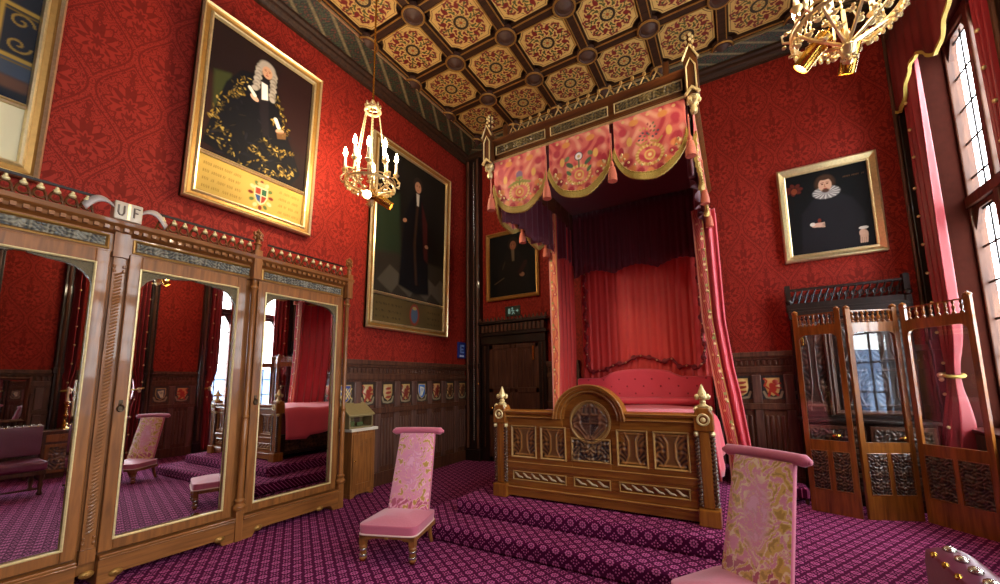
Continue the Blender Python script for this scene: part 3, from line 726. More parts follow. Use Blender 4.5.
def gentleman(x, y, w, h):
    b = Brush(x, y, '0d0b0a'); b.mottle(4, .3, 6)
    b.poly([(-.12, h * .72), (-.32, h * .5), (-.36, 0), (.42, 0), (.36, h * .45), (.14, h * .72)], '15100d', .04)
    b.ell(.02, h * .82, .12, .15, '241a13'); face(b, .02, h * .8, .95, '7a4e36'); b.poly([(-.02, h * .73), (.05, h * .73), (.05, h * .55), (0, h * .55)], '5a4e3e', .02)
    b.ell(.22, h * .32, .06, .045, '7d5a44', -.4); b.line([(.18, h * .36), (.3, h * .5)], .045, '2a1410', .03); b.line([(-.42, h * .22), (-.2, h * .3)], .012, '4a3c2a', .01)
    b.ell(-.2, h * .5, .1, .02, '2d241b', 1.2, .4); return b.c
def ruffman(x, y, w, h):
    b = Brush(x, y, '0b0a0b'); b.mottle(3, .25, 2)
    b.poly([(-.15, h * .66), (-.3, h * .5), (-.34, 0), (.36, 0), (.38, h * .4), (.27, h * .6), (.14, h * .68)], '19171b', .03)
    cx, cy = .0, h * .715
    b.ell(cx - .005, cy + .135, .115, .125, '3d281a', 0, .3)
    b.ell(cx, cy, .15, .09, '8f8c88', 0, .2)
    for k in range(30):
        a = 2 * PI * k / 30; b.line([(cx + .07 * math.cos(a), cy + .04 * math.sin(a)), (cx + .148 * math.cos(a), cy + .088 * math.sin(a))], .0045, '605e5c' if k % 2 else 'c4c0b8', .006)
    face(b, cx - .005, cy + .11, .98, 'c2977c'); b.ell(cx - .005, cy + .028, .042, .03, '4a3022', 0, .5); b.ell(cx - .005, cy + .058, .02, .007, '93453a'); b.ell(cx - .005, cy + .215, .08, .032, '3d281a', 0, .3)
    b.ell(-.14, h * .34, .062, .03, 'c4a08a', .15)
    for k in range(4): b.line([(-.15, h * .35 - .012 * k), (-.06, h * .35 - .02 * k + .01)], .007, 'c4a08a', .005)
    b.ell(-.19, h * .355, .03, .026, 'c9c4b8'); b.ell(-.11, h * .39, .02, .03, '6b2a1a')
    b.ell(.34, h * .16, .045, .06, 'c4a08a', .2); b.ell(.345, h * .225, .05, .022, 'c9c4b8')
    for k in range(4): b.line([(.31 + k * .022, h * .14), (.305 + k * .02, h * .06)], .009, 'bf9a84', .006)
    for k in range(7): b.ell(-.36 + .07 * math.cos(k * .9), h * .82 + .06 * math.sin(k * .9), .035, .025, '5a2016', k, .4, .8)
    b.ell(-.36, h * .8, .035, .045, '7a3a22')
    words(b, .2, .42, h * .86, .02, '6a4a2a', 3); return b.c
painting('framed_portrait', 'large gilt framed portrait of a seated wigged figure in a gold laced black robe', (XL + .02, 2.375, 3.58), PI / 2, 1.43, 2.29, GP, judge, tilt=.05, tablet=(.48, tab_gold), n=(190, 230))
painting('framed_portrait', 'tall dark full length portrait in gilt frame behind the left chandelier', (XL + .02, 5.02, 2.45), PI / 2, 1.95, 3.27, GP, courtier, tilt=.02, tablet=(.5, tab_dark), n=(150, 220))
painting('framed_portrait', 'gilt framed painting with a gold scrolled balcony rail above the mirrored wardrobe', (XL + .02, -.05, 3.28), PI / 2, 1.56, 2.7, GP, balcony, tilt=.075, tablet=(.5, tab_cream), n=(170, 200))
painting('framed_portrait', 'small dark portrait in thin gilt frame above the corner door', (-3.89, YB - .01, 3.24), 0, 1.24, 1.46, [(0, 0), (0, .05), (.02, .06), (.05, .035), (.07, .04), (.08, .02)], gentleman, inset=.075, n=(110, 130), frame_mat='gilt_dull')
painting('framed_portrait', 'portrait of a bearded person in a white ruff above the folding screen', (1.29, YB - .01, 3.2), 0, 1.13, 1.40, [(0, 0), (0, .07), (.02, .085), (.035, .07), (.075, .03), (.09, .035), (.1, .03), (.105, .02)], ruffman, inset=.1, n=(150, 180), frame_mat='gold')

# ------------------------------------------------------------------ carved relief
def scroll(x, y, k=42., s=0.):
    return np.sin(k * x + 2.2 * np.sin(k * .55 * y + s)) * np.sin(k * y + 2.2 * np.sin(k * .6 * x + s * 1.7))
def carved(name, parent, loc, w, h, hi, lo, depth=.018, k=60., mode='leaf', rz=0., n=None, mat='relief'):
    n = n or (max(12, min(110, int(w / .008))), max(12, min(110, int(h / .008))))
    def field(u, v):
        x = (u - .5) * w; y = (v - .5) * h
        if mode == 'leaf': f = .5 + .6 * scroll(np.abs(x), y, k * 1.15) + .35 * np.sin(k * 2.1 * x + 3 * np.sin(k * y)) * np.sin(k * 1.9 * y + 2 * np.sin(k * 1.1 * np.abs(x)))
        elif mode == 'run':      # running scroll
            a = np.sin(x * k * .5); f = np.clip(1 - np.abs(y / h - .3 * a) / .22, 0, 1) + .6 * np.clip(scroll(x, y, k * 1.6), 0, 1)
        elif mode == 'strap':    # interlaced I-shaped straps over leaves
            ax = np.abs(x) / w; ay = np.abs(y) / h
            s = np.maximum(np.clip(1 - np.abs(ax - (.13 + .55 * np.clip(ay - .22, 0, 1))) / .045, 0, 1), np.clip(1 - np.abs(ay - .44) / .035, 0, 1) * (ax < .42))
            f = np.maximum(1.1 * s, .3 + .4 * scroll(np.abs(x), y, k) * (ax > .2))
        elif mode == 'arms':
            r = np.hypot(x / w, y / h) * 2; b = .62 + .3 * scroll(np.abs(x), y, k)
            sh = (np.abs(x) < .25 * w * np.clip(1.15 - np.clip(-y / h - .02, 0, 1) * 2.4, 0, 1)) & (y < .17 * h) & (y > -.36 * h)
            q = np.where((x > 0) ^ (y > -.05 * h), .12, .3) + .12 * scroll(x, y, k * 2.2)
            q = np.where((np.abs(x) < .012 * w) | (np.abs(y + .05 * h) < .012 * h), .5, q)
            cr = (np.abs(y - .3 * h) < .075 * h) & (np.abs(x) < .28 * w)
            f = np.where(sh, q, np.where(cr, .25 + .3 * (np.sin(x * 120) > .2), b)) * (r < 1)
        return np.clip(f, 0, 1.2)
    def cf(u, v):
        f = field(u, v)[..., None]; return np.array(hx(lo)) * (1 - np.clip(f, 0, 1)) + np.array(hx(hi)) * np.clip(f, 0, 1)  # recess shade and raised highlights put into the colour over an ebonised ground
    def P(u, v):
        if mode == 'arms':       # disc
            a, b = (u - .5) * 2, (v - .5) * 2
            return a * np.sqrt(1 - b * b / 2) * w / 2, 0 * u, b * np.sqrt(1 - a * a / 2) * h / 2
        return (u - .5) * w, 0 * u, (v - .5) * h
    o = canvas(name, P, n, cf, mat, parent, lambda u, v: depth * field(u, v)); o.location = loc; o.rotation_euler = (0, 0, rz); return o

# ------------------------------------------------------------------ mirrored wardrobe
WY = 1.165
wr = thing('mirrored_wardrobe', 'long honey oak wardrobe with tall mirror doors and pierced gothic cresting along the left wall', 'wardrobe', (-4.6, WY, 0), PI / 2)
H2 = 2.235
cb = MB().box(-H2, H2, .03, .38, .1, 2.92)
cb.build('carcass', 'oak', wr, bevel=.006)
pl = MB()
for a, b in ((-H2, -1.1), (-1.03, -.06), (.06, 1.03), (1.1, H2)):
    pts = [(a, .2), (a, .0), (a + .1, .0)] + [(a + .1 + .05 * q, .065 * math.sin(q * PI / 2)) for q in (.3, .6, 1.)] + [(b - .15 + .05 * q, .065 * math.cos(q * PI / 2)) for q in (0, .4, .7, 1.)] + [(b, 0), (b, .2)]
    pl.prism(pts, 'y', -.05, .3)
    pl.box(a, b, -.075, .3, .2, .215).box(a, b, -.06, .3, .215, .235)
pl.build('plinth', 'oak_h', wr, bevel=.006)
many('carved_rosette', 'gilt_dull', wr, MB().sph((0, 0, 0), (.045, .02, .03), 8, 5).sph((0, -.016, 0), (.018, .012, .014), 8, 5), [(x, -.055, .075 if x else .12) for x in (-1.95, -1.25, -.9, -.17, .0, .17, .9, 1.25, 1.95)])
co = MB().prism([(.3, 2.72), (-.0, 2.72), (-.0, 2.88), (-.04, 2.9), (-.05, 2.93), (-.09, 2.95), (-.1, 2.985), (.3, 2.985)], 'x', -H2 - .06, H2 + .06)
co.build('cornice', 'oak_h', wr, bevel=.004)
many('dentil', 'oak_h', wr, MB().box(0, .03, -.075, -.035, 2.9, 2.93), [(-H2 - .03 + i * .061, 0, 0) for i in range(74)], False)
for c, hwid in ((-1.66, .49), (-.56, .46), (.56, .46), (1.66, .49)):
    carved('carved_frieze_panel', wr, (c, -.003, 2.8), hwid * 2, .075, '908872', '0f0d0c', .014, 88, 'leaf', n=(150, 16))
    MB().frame(hwid * 2 + .05, .125, [(0, .0), (0, .016), (.012, .02), (.022, .004)], 2.738).build('frieze_moulding', 'gilt_dull', wr).location = (c, 0, 0)
    g = MB(); n = 10
    a0, a1 = (c - hwid, c + hwid)
    if abs(c) < 1: a0, a1 = (c - .36, c + hwid) if c > 0 else (c - hwid, c + .36)
    g.box(a0, a1, -.06, -.04, 2.985, 3.0); MB().box(a0, a1, -.058, -.045, 3.135, 3.155).build('cresting_rail', 'black', wr)
    for i in range(n):
        x = a0 + (i + .5) * (a1 - a0) / n; p = (a1 - a0) / n
        g.tube([(x + .032 * math.cos(q), -.05, 3.045 + .032 * math.sin(q)) for q in np.linspace(0, 2 * PI, 11)[:-1]], .009, 5, True)
        g.tube([(x - p / 2, -.05, 3.0), (x - p * .3, -.05, 3.07), (x, -.05, 3.12), (x + p * .3, -.05, 3.07), (x + p / 2, -.05, 3.0)], .009, 5)
    g.build('pierced_cresting', 'oak_rail', wr, True)
    many('cresting_bud', 'gilt_pale', wr, MB().sph((0, 0, 0), (.023, .02, .02), 7, 5).sph((0, 0, .022), (.012, .012, .016), 6, 4), [(a0 + (i + .5) * (a1 - a0) / n, -.062, 3.092) for i in range(n)])
def finial_pts(z): return [(.028, z), (.028, z + .06), (.042, z + .07), (.026, z + .085), (.018, z + .13), (.036, z + .15), (.04, z + .17), (.014, z + .2), (.022, z + .215), (.0, z + .25)]
for x in (-H2, -1.065, 1.065, H2):
    p = MB().box(x - .035, x + .035, -.06, .03, 0, .3)
    p.lathe([(.03, .3), (.055, .31), (.06, .34), (.034, .37), (.05, .4), (.03, .42), (.028, .9), (.03, 1.2), (.024, 1.22), (.035, 1.24), (.024, 1.26), (.026, 2.6), (.045, 2.63), (.028, 2.66), (.028, 2.72)], (x, -.035, 0), 12)
    p.box(x - .04, x + .04, -.09, .03, 2.72, 3.05)
    p.build('pilaster', 'oak', wr, True, bevel=.004)
    f = MB().lathe(finial_pts(3.05), (x, -.05, 0), 8)
    for q in range(4):
        a = q * PI / 2
        for z in (3.19, 3.24): f.sph((x + .038 * math.cos(a), -.05 + .038 * math.sin(a), z), (.018, .018, .022), 6, 4)
    f.build('crocketed_finial', 'oak', wr, True)
tw = MB().box(-.045, .045, -.03, .03, .2, .3).box(-.05, .05, -.03, .03, 2.68, 2.9)
tw.box(-.038, .038, -.012, .03, .3, 2.68)
for i in range(75):
    z = .42 + 2.1 * i / 74; tw.tube([(-.02, -.014, z), (0, -.02, z + .014), (.02, -.014, z + .028)], .009, 5)
for z in (.34, .38, 2.56, 2.6):
    for s in (-1, 1): tw.sph((s * .03, -.014, z), (.012, .012, .016), 6, 4)
tw.build('rope_carved_strip', 'oak', wr, True)
# monogram block with ribbons
mono = MB().box(-.09, .09, -.1, .0, 2.99, 3.15).build('monogram_block', plain('pale polished oak', 'bba98f', .3, noise=.08, coat=.4), wr, bevel=.008)
lt = MB()
lt.tube([(-.065, -.103, 3.115), (-.065, -.103, 3.05), (-.055, -.103, 3.03), (-.04, -.103, 3.03), (-.03, -.103, 3.05), (-.03, -.103, 3.115)], .007, 5)
lt.tube([(.035, -.103, 3.03), (.035, -.103, 3.115), (.07, -.103, 3.115)], .007, 5); lt.tube([(.035, -.103, 3.075), (.06, -.103, 3.075)], .007, 5)
lt.build('monogram_letters', plain('grey carving', '6b5c50', .5), mono, True)
MB().box(-.009, .009, -.106, -.1, 3.0, 3.14).build('gilt_bar', 'gold', mono)
for s in (-1, 1):
    r_ = MB(); rows = []
    for i in range(14):
        q = i / 13; x = s * (.09 + .17 * q); z = 3.1 + .06 * math.sin(q * 2.6) - .1 * q * q; rows.append([(x - s * .012, -.09, z - .026), (x + s * .012, -.07, z + .022)])
    r_.strip(rows).build('ribbon', plain('silvery carving', 'a89a92', .35, noise=.2), mono, True, solid=.01)
def door(x0, x1, hand):
    z0, z1, sw = .25, 2.72, .085
    w = x1 - x0; cx = (x0 + x1) / 2; mx0, mx1, mz0, mz1 = x0 + sw, x1 - sw, z0 + .09, z1 - .12
    d = MB().box(x0, mx0, -.015, .03, z0, z1).box(mx1, x1, -.015, .03, z0, z1).box(mx0, mx1, -.015, .03, z0, mz0).box(mx0, mx1, -.015, .03, mz1, z1)
    do = d.build('mirror_door', 'oak', wr, bevel=.006)
    MB().box(mx0, mx1, .02, .028, mz0, mz1).build('mirror', 'mirror', do)
    g = MB(); g.frame(mx1 - mx0 + .02, mz1 - mz0 + .02, [(0, .014), (0, .024), (.008, .026), (.016, .016)], mz0 - .01); gm = g.build('gilt_bead', 'gilt_pale', do); gm.location = (cx, 0, 0)
    b = MB(); b.frame(mx1 - mx0, mz1 - mz0, [(.0, -.0166), (.025, -.018)], mz0); bo = b.build('bevelled_edge', 'mirror', do); bo.location = (cx, .0, 0)
    for s, xx in ((-1, mx0), (1, mx1)):
        r = .2; pts = [(xx, mz1), (xx, mz1 - r * 1.1)] + [(xx - s * r * (1 - math.cos(q)), mz1 - r * 1.1 + r * .95 * math.sin(q)) for q in np.linspace(.15, PI / 2, 9)] + [(xx - s * (mx1 - mx0) * .46, mz1 - .012), (xx - s * (mx1 - mx0) * .46, mz1)]
        MB().prism(pts, 'y', .0, .018).build('pierced_spandrel', plain('spandrel carving', '5f4f2c', .45, noise=.8, nscale=70, bump=1.0), do, bevel=.003)
    if not hand: return
    e = MB(); xe = x0 + .04 if hand < 0 else x1 - .04
    e.box(xe - .012, xe + .012, -.022, -.015, 1.36, 1.46); e.tube([(xe + .02 * math.cos(q), -.03, 1.39 + .026 * math.sin(q)) for q in np.linspace(0, 2 * PI, 13)[:-1]], .006, 5, True); e.sph((xe, -.028, 1.42), .012, 7, 5)
    e.build('drop_handle', plain('dark iron handle', '4a3a28', .35, .7), do, True)
for x0, x1, hd in ((-2.18, -1.12, -1), (-1.0, -.06, 0), (.06, 1.0, -1), (1.12, 2.18, -1)): door(x0, x1, hd)

# ------------------------------------------------------------------ cabinet and display case by the wardrobe
cbn = thing('small_cabinet', 'narrow light oak cabinet with one panelled door against the left panelling beside the wardrobe', 'cabinet', (-5.0, 3.9, 0), PI / 2)
m = MB().box(-.2, .2, -.24, 0, .05, .9); m.prism([(-.2, .05), (-.2, 0), (-.15, 0), (-.1, .035), (.1, .035), (.15, 0), (.2, 0), (.2, .05)], 'y', -.24, 0); m.build('body', 'oak', cbn, bevel=.006)
MB().box(-.23, .23, -.27, 0, .9, .94).build('top_slab', plain('pale marble top', 'cfc4b4', .3, noise=.1), cbn, bevel=.006)
d = MB().box(-.18, -.12, -.255, -.24, .1, .86).box(.12, .18, -.255, -.24, .1, .86).box(-.12, .12, -.255, -.24, .1, .18).box(-.12, .12, -.255, -.24, .78, .86).box(-.12, .12, -.247, -.24, .18, .78).build('panel_door', 'oak', cbn, bevel=.006)
MB().prism([(-.09, .22), (.09, .22), (.09, .68), (0, .74), (-.09, .68)], 'y', -.252, -.247).build('raised_panel', 'oak', d, bevel=.008)
MB().sph((-.15, -.262, .5), .013, 7, 5).build('cabinet_knob', 'brass', d, True)
dc = thing('display_case', 'small slope topped wood and glass case standing on the narrow cabinet', 'display case', (-5.0, 3.86, .94), PI / 2)
m = MB().box(-.2, .2, -.23, -.0, 0, .025)
for x in (-.2, .18): m.box(x, x + .02, -.23, -.21, .025, .18)
m.box(-.2, .2, -.23, -.21, .16, .185); m.box(-.2, .2, -.02, 0, .025, .33)
m.prism([(-.21, .02), (-.02, .02), (-.02, .3), (-.21, .17)], 'x', -.2, -.185).prism([(-.21, .02), (-.02, .02), (-.02, .3), (-.21, .17)], 'x', .185, .2)
m.build('case_frame', plain('drab olive wood', '7a6a45', .4, noise=.15), dc, bevel=.003)
MB().prism([(-.25, .175), (.0, .34), (.0, .36), (-.25, .195)], 'x', -.22, .22).build('sloping_lid', plain('drab olive lid', '8d7a4e', .4, noise=.15, coat=.2), dc, bevel=.004)
MB().box(-.18, .18, -.222, -.218, .025, .16).build('case_pane', 'glass', dc)
MB().box(-.12, -.06, -.16, -.1, .025, .1).box(.0, .1, -.14, -.1, .025, .08).build('case_contents', plain('green box', '4a5a2c', .5), dc, bevel=.004)

# ------------------------------------------------------------------ prie-dieu chairs
GOLD = [.48]
def chair_back_col(u, v):
    x = (u - .5) * .4; y = v * .74; b = Brush(x, y, 'de8fab')
    wx = x + .024 * np.sin(31 * y + 2.2 * np.sin(23 * x + 1.)) + .008 * np.sin(83 * y + 3 * np.sin(60 * x)); wy = y + .026 * np.sin(27 * x + 2 * np.cos(19 * y + .7)) + .008 * np.sin(77 * x)
    f = np.sin(44 * wx + 2.6 * np.sin(30 * wy + .5)) * np.cos(33 * wy + 2.8 * np.sin(33 * wx))
    c = np.clip((.125 - np.hypot(x * 1.2, (y - .42) * .5)) / .05, 0, 1)                  # the centre cartouche
    b.put(np.clip((f + .1) / .15, 0, 1) * c * .55, 'eab8d0'); b.put((np.abs(f) < .1) * c * .5, 'c06c90')
    o = 1 - c
    b.put(np.clip((f - GOLD[0]) / .12, 0, 1) * o * .95, 'd9b452'); b.put((np.abs(f - GOLD[0] + .12) < .1) * np.clip(o + .2, 0, 1) * .85, 'f2e4b0' if GOLD[0] < .3 else 'efc0c8'); b.put((np.abs(f + .45) < .07) * .6, 'e8cf80'); b.put((f > .72) * o * .8, 'a88030')
    b.put(((y < .13) & (f < -.1)) * .8, 'a83050')
    return b.c
def make_chair(label, loc, rz):
    t = thing('prie_dieu_chair', label, 'chair', loc, rz, None)
    W, D = .56, .5
    # seat (front at -y)
    rows = []
    for q in np.linspace(0, 1, 13):
        z = .235 + .125 * q if q < .8 else .335 + .03 * math.sin((q - .8) / .2 * PI / 2)
        k = (1. if q < .5 else math.sqrt(max(0, 1 - ((q - .5) / .5) ** 2 * .98)))
        k = .3 + .7 * k if q >= .5 else 1.
        sx, sy = W / 2 * (.97 + .03 * math.sin(q * PI)), D / 2
        zz = .235 + .085 * min(1, q * 2) + (.045 * (1 - k) / .7 if q >= .5 else 0)
        pts = []
        for a in np.linspace(0, 2 * PI, 41)[:-1]:
            c, s_ = math.cos(a), math.sin(a); e = .22
            px = sx * k * math.copysign(abs(c) ** e, c); py = sy * k * math.copysign(abs(s_) ** e, s_)
            pts.append((px * (1 - .06 * (py + D / 2) / D), py, zz))
        rows.append(pts)
    m = MB().strip(rows, True); n = len(rows[0]); m.f.append(tuple(12 * n + k for k in range(n))); m.f.append(tuple(range(n - 1, -1, -1)))
    so = m.build('seat', 'pink', t, True, angle=80)
    MB().tube([(p[0] * 1.01, p[1] * 1.01, .24) for p in rows[0]], .008, 6, True).build('seat_piping', plain('cream piping', 'd9b9ac', .6), so, True)
    fr = MB().prism([(-.26, .235), (-.26, .19), (-.17, .19), (-.13, .205), (.13, .205), (.17, .19), (.26, .19), (.26, .235)], 'y', -.235, -.205).box(-.26, -.23, -.235, .235, .19, .235).box(.23, .26, -.235, .235, .19, .235).box(-.22, .22, .205, .235, .19, .235)
    fo = fr.build('seat_rail', 'oak_h', t, bevel=.004)
    MB().sph((0, -.237, .215), (.02, .008, .015), 8, 5).build('carved_boss', 'gilt_dull', fo, True)
    for s in (-1, 1):
        lg = MB().box(s * .235 - .027, s * .235 + .027, -.235, -.181, .15, .235)
        lg.lathe([(.022, .025), (.032, .03), (.032, .05), (.024, .06), (.029, .1), (.036, .135), (.026, .15)], (s * .235, -.208, 0), 12)
        lo = lg.build('front_leg', 'oak', t, True)
        for za, zb_ in ((.1, .116), (.05, .066)): MB().lathe([(.034, za), (.037, (za + zb_) / 2), (.034, zb_)], (s * .235, -.208, 0), 12).build('silver_band', 'silver', lo, True)
        MB().lathe([(.012, -.016), (.022, -.016), (.022, .016), (.012, .016)], (s * .235, -.208, .022), 10, 'x').build('castor', 'brass', lo, True)
        MB().tube([(s * .2, .215, .23), (s * .2, .225, .16), (s * .2, .25, .08), (s * .2, .29, .0)], [.027, .024, .02, .017], 8).build('rear_leg', 'oak', t, True)
    # tall tilted back
    zb, zt, tilt = .3, 1.04, .2
    by = lambda z: .195 + tilt * (z - zb) / (zt - zb)
    wb = lambda z: .42 - .04 * (z - zb) / (zt - zb)
    def P(u, v):
        z = zb + v * (zt - zb); ww = .42 - .04 * v; return (u - .5) * ww, by(zb + v * (zt - zb)) - .035 - .022 * (1 - np.abs(2 * u - 1) ** 3), z
    canvas('brocade_front', P, (90, 150), chair_back_col, 'brocade', t)
    rows = []
    for z in np.linspace(zb - .06, zt + .01, 8):
        y = by(z); w_ = wb(z) / 2; rows.append([(-w_, y - .034, z), (w_, y - .034, z), (w_ + .004, y - .02, z), (w_ + .002, y + .008, z), (w_ - .015, y + .02, z), (-w_ + .015, y + .02, z), (-w_ - .002, y + .008, z), (-w_ - .004, y - .02, z)])
    m = MB().strip(rows, True); m.f.append(tuple(range(7, -1, -1))); m.f.append(tuple(range(56, 64))); m.build('back', 'pink', t, bevel=.01)
    y = by(zt)
    xs_ = np.linspace(-1, 1, 25); pts = [(.272 * q, y - .012 - .006 * abs(q) ** 3, zt + .028 - .012 * abs(q) ** 2.5) for q in xs_]
    MB().tube(pts, [.037 * (1 - max(0, abs(q) - .9) ** 2 * 45) * (.88 + .16 * abs(q) ** 2) for q in xs_], 14).sph(pts[0], (.018, .02, .02), 8, 6).sph(pts[-1], (.018, .02, .02), 8, 6).build('top_roll', 'pink', t, True)
    return t
make_chair('pink tall-backed prie-dieu chair with rolled top near the wardrobe, shown in full', (-2.872, 2.785, 0), .33)
GOLD[0] = .1
make_chair('pink and gold brocade prie-dieu chair in front of the bed, nearest the folding screen', (-.11, 2.72, 0), -.6)
# ------------------------------------------------------------------ the carved bed
BX, BY, BZ = -1.34, 3.83, .31
bed = thing('carved_bed', 'large carved oak state bed with arched footboard and crowned roundel on the carpeted platform', 'bed', (BX, BY, BZ))
def gz(z): return z - BZ
fb = MB(); fb.box(-1.0, 1.0, .02, .07, .04, gz(1.17))
fb.box(-1.0, 1.0, -.01, .08, gz(.31) + .02, gz(.40)).box(-1.0, 1.0, -.02, .08, gz(.40), gz(.43)).box(-1.0, 1.0, -.012, .07, gz(.62), gz(.69))
fb.box(-1.0, 1.0, .0, .07, gz(.43), gz(.5)).box(-1.0, 1.0, .0, .07, gz(.585), gz(.62))
for a, b in ((-1.0, -.9), (-.27, -.19), (.19, .27), (.9, 1.0)): fb.box(a, b, .0, .07, gz(.5), gz(.585))
for a, b in ((-1.0, -.905), (-.615, -.545), (-.275, -.215), (.215, .275), (.545, .615), (.905, 1.0)): fb.box(a, b, .001, .07, gz(.745), gz(1.07))
fb.box(-1.0, -.3, .0, .07, gz(1.07), gz(1.17)).box(.3, 1.0, .0, .07, gz(1.07), gz(1.17)).box(-1.0, -.2, .0, .07, gz(.69), gz(.745)).box(.2, 1.0, .0, .07, gz(.69), gz(.745)).box(-.2, .2, .0, .07, gz(.69), gz(.75))
arc = [(.34 * math.cos(q), gz(1.13) + .35 * math.sin(q)) for q in np.linspace(0, PI, 25)]
fb.prism([(.34, gz(.96))] + arc + [(-.34, gz(.96))], 'y', .01, .07)
fb = fb.build('footboard', 'oak_bed', bed, bevel=.006)
mo = MB()
prof = [(.0, gz(1.165)), (-.035, gz(1.165)), (-.035, gz(1.185)), (-.015, gz(1.195)), (-.045, gz(1.21)), (-.055, gz(1.235)), (-.03, gz(1.25)), (.09, gz(1.25)), (.09, gz(1.165))]
for a, b in ((-1.0, -.36), (.36, 1.0)): mo.prism(prof, 'x', a, b)
for r, d0, wd in ((.355, -.08, .03), (.325, -.055, .03), (.292, -.03, .025)):
    o_ = [((r + wd / 2) * math.cos(q), gz(1.165) + (r * .94 + wd / 2) * math.sin(q)) for q in np.linspace(0, PI, 29)]; i_ = [((r - wd / 2) * math.cos(q), gz(1.165) + (r * .94 - wd / 2) * math.sin(q)) for q in np.linspace(0, PI, 29)]
    mo.prism(o_ + i_[::-1], 'y', d0, .09)
mo.build('top_moulding', 'oak_bed', bed, bevel=.006)
ed = MB()
for r, y in ((.368, -.082), (.338, -.07), (.298, -.045)): ed.tube([(r * math.cos(q), y, gz(1.165) + r * .95 * math.sin(q)) for q in np.linspace(0, PI, 33)], .006, 5)
for a, b in ((-1.0, -.37), (.37, 1.0)): ed.tube([(a, -.052, gz(1.235)), (b, -.052, gz(1.235))], .006, 5).tube([(a, -.038, gz(1.175)), (b, -.038, gz(1.175))], .006, 5)
ed.tube([(-.98, -.016, gz(.688)), (.98, -.016, gz(.688))], .007, 5).tube([(-.98, -.024, gz(.428)), (.98, -.024, gz(.428))], .007, 5)
ed.build('painted_highlight_line', plain('painted highlight edge', 'a8763e', .28, noise=.2, coat=.5), bed, True)  # thin lighter tubes: highlights of the moulding edges put into the colour
wd = plain('cream edged moulding', '9c7640', .35, noise=.2, coat=.3)
for x in (-.76, -.41, .41, .76):
    w = .275 if abs(x) > .6 else .26
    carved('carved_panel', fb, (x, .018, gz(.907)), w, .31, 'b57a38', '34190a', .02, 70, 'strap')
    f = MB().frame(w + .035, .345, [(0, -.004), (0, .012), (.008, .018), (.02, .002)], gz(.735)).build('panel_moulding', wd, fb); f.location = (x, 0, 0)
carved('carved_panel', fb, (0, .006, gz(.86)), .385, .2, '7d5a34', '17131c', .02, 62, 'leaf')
f = MB().frame(.41, .235, [(0, -.004), (0, .008), (.008, .014), (.02, .0)], gz(.745)).build('panel_moulding', wd, fb); f.location = (0, .0, 0)
MB().lathe([(.215, .02), (.215, -.015), (.2, -.02), (.19, -.005), (.0, -.0)], (0, .005, gz(1.143)), 40, 'y').build('roundel_rim', wd, fb, True)
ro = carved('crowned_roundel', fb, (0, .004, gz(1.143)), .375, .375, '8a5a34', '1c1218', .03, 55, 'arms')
for a, b, n in ((-.9, -.27, 6), (-.19, .19, 3), (.27, .9, 6)):
    f = MB().frame(b - a, .1, [(0, -.004), (0, .008), (.008, .012), (.014, .0)], gz(.495)).build('band_moulding', wd, fb); f.location = ((a + b) / 2, 0, 0)
    w = MB()
    for i in range(n):
        x0 = a + .02 + (b - a - .04) * i / n; p = (b - a - .04) / n
        w.tube([(x0 + p * q, .008, gz(.572) - .055 * q ** .8 + .006 * math.sin(q * 9)) for q in np.linspace(0, 1, 7)], [.006, .009, .011, .011, .01, .008, .004], 6)
    w.build('wave_carving', plain('bone coloured carving', 'd6c196', .4, noise=.2), fb, True)
def post(x, y, parent, zt=1.30):
    p = MB().box(x - .085, x + .085, y - .06, y + .1, 0, .14).box(x - .045, x + .045, y - .03, y + .07, .14, gz(zt) - .2)
    p.prism([(x - .08, gz(zt) - .2), (x + .08, gz(zt) - .2), (x + .08, gz(zt) - .06), (x + .05, gz(zt)), (x - .05, gz(zt)), (x - .08, gz(zt) - .06)], 'y', y - .05, y + .09)
    o = p.build('bed_post', 'oak_bed_v', parent, bevel=.01)
    tw = MB()
    for s in (-1, 1):
        rows = []
        for i in range(150):
            z = .16 + (gz(zt) - .4) * i / 149
            rows.append([(x + s * .062 + (.019 + .006 * math.cos(2 * q - i * .75)) * math.cos(q), y - .015 + (.019 + .006 * math.cos(2 * q - i * .75)) * math.sin(q), z) for q in np.linspace(0, 2 * PI, 11)[:-1]])
        tw.strip(rows, True)
    tw.build('twisted_shaft', plain('ebonised shaft', '4a2c16', .35, coat=.4), o, True)
    MB().tube([(x + .045 * math.cos(q), y - .053, gz(zt) - .1 + .045 * math.sin(q)) for q in np.linspace(0, 2 * PI, 17)[:-1]], .01, 6, True).sph((x, y - .052, gz(zt) - .1), (.022, .012, .022)).build('post_rosette', 'gilt_pale', o, True)
    many('carved_capital', 'gilt_pale', o, MB().sph((0, 0, 0), (.022, .03, .028), 8, 6), [(x + s * d, y - .015, z) for s in (-1, 1) for d, z in ((.068, gz(zt) - .225), (.055, gz(zt) - .01))])
    f = MB().lathe([(.045, gz(zt)), (.05, gz(zt) + .015), (.025, gz(zt) + .035), (.03, gz(zt) + .05), (.02, gz(zt) + .07), (.04, gz(zt) + .1), (.035, gz(zt) + .13), (.02, gz(zt) + .165), (.012, gz(zt) + .19), (.0, gz(zt) + .21)], (x, y + .02, 0), 10)
    for q in range(4):
        a = q * PI / 2 + .4; f.sph((x + .045 * math.cos(a), y + .02 + .045 * math.sin(a), gz(zt) + .095), (.024, .024, .028), 7, 5)
    f.build('leafy_finial', 'gilt_pale', o, True)
post(-1.045, 0, bed); post(1.045, 0, bed)
sr = MB()
for s in (-1, 1):
    x0, x1 = (-1.04, -.98) if s < 0 else (.98, 1.04)
    sr.box(x0, x1, .08, 2.45, .08, .42).box(x0 - .015, x1 + .015, .08, 2.45, .08, .12).box(x0 - .015, x1 + .015, .08, 2.45, .38, .42)
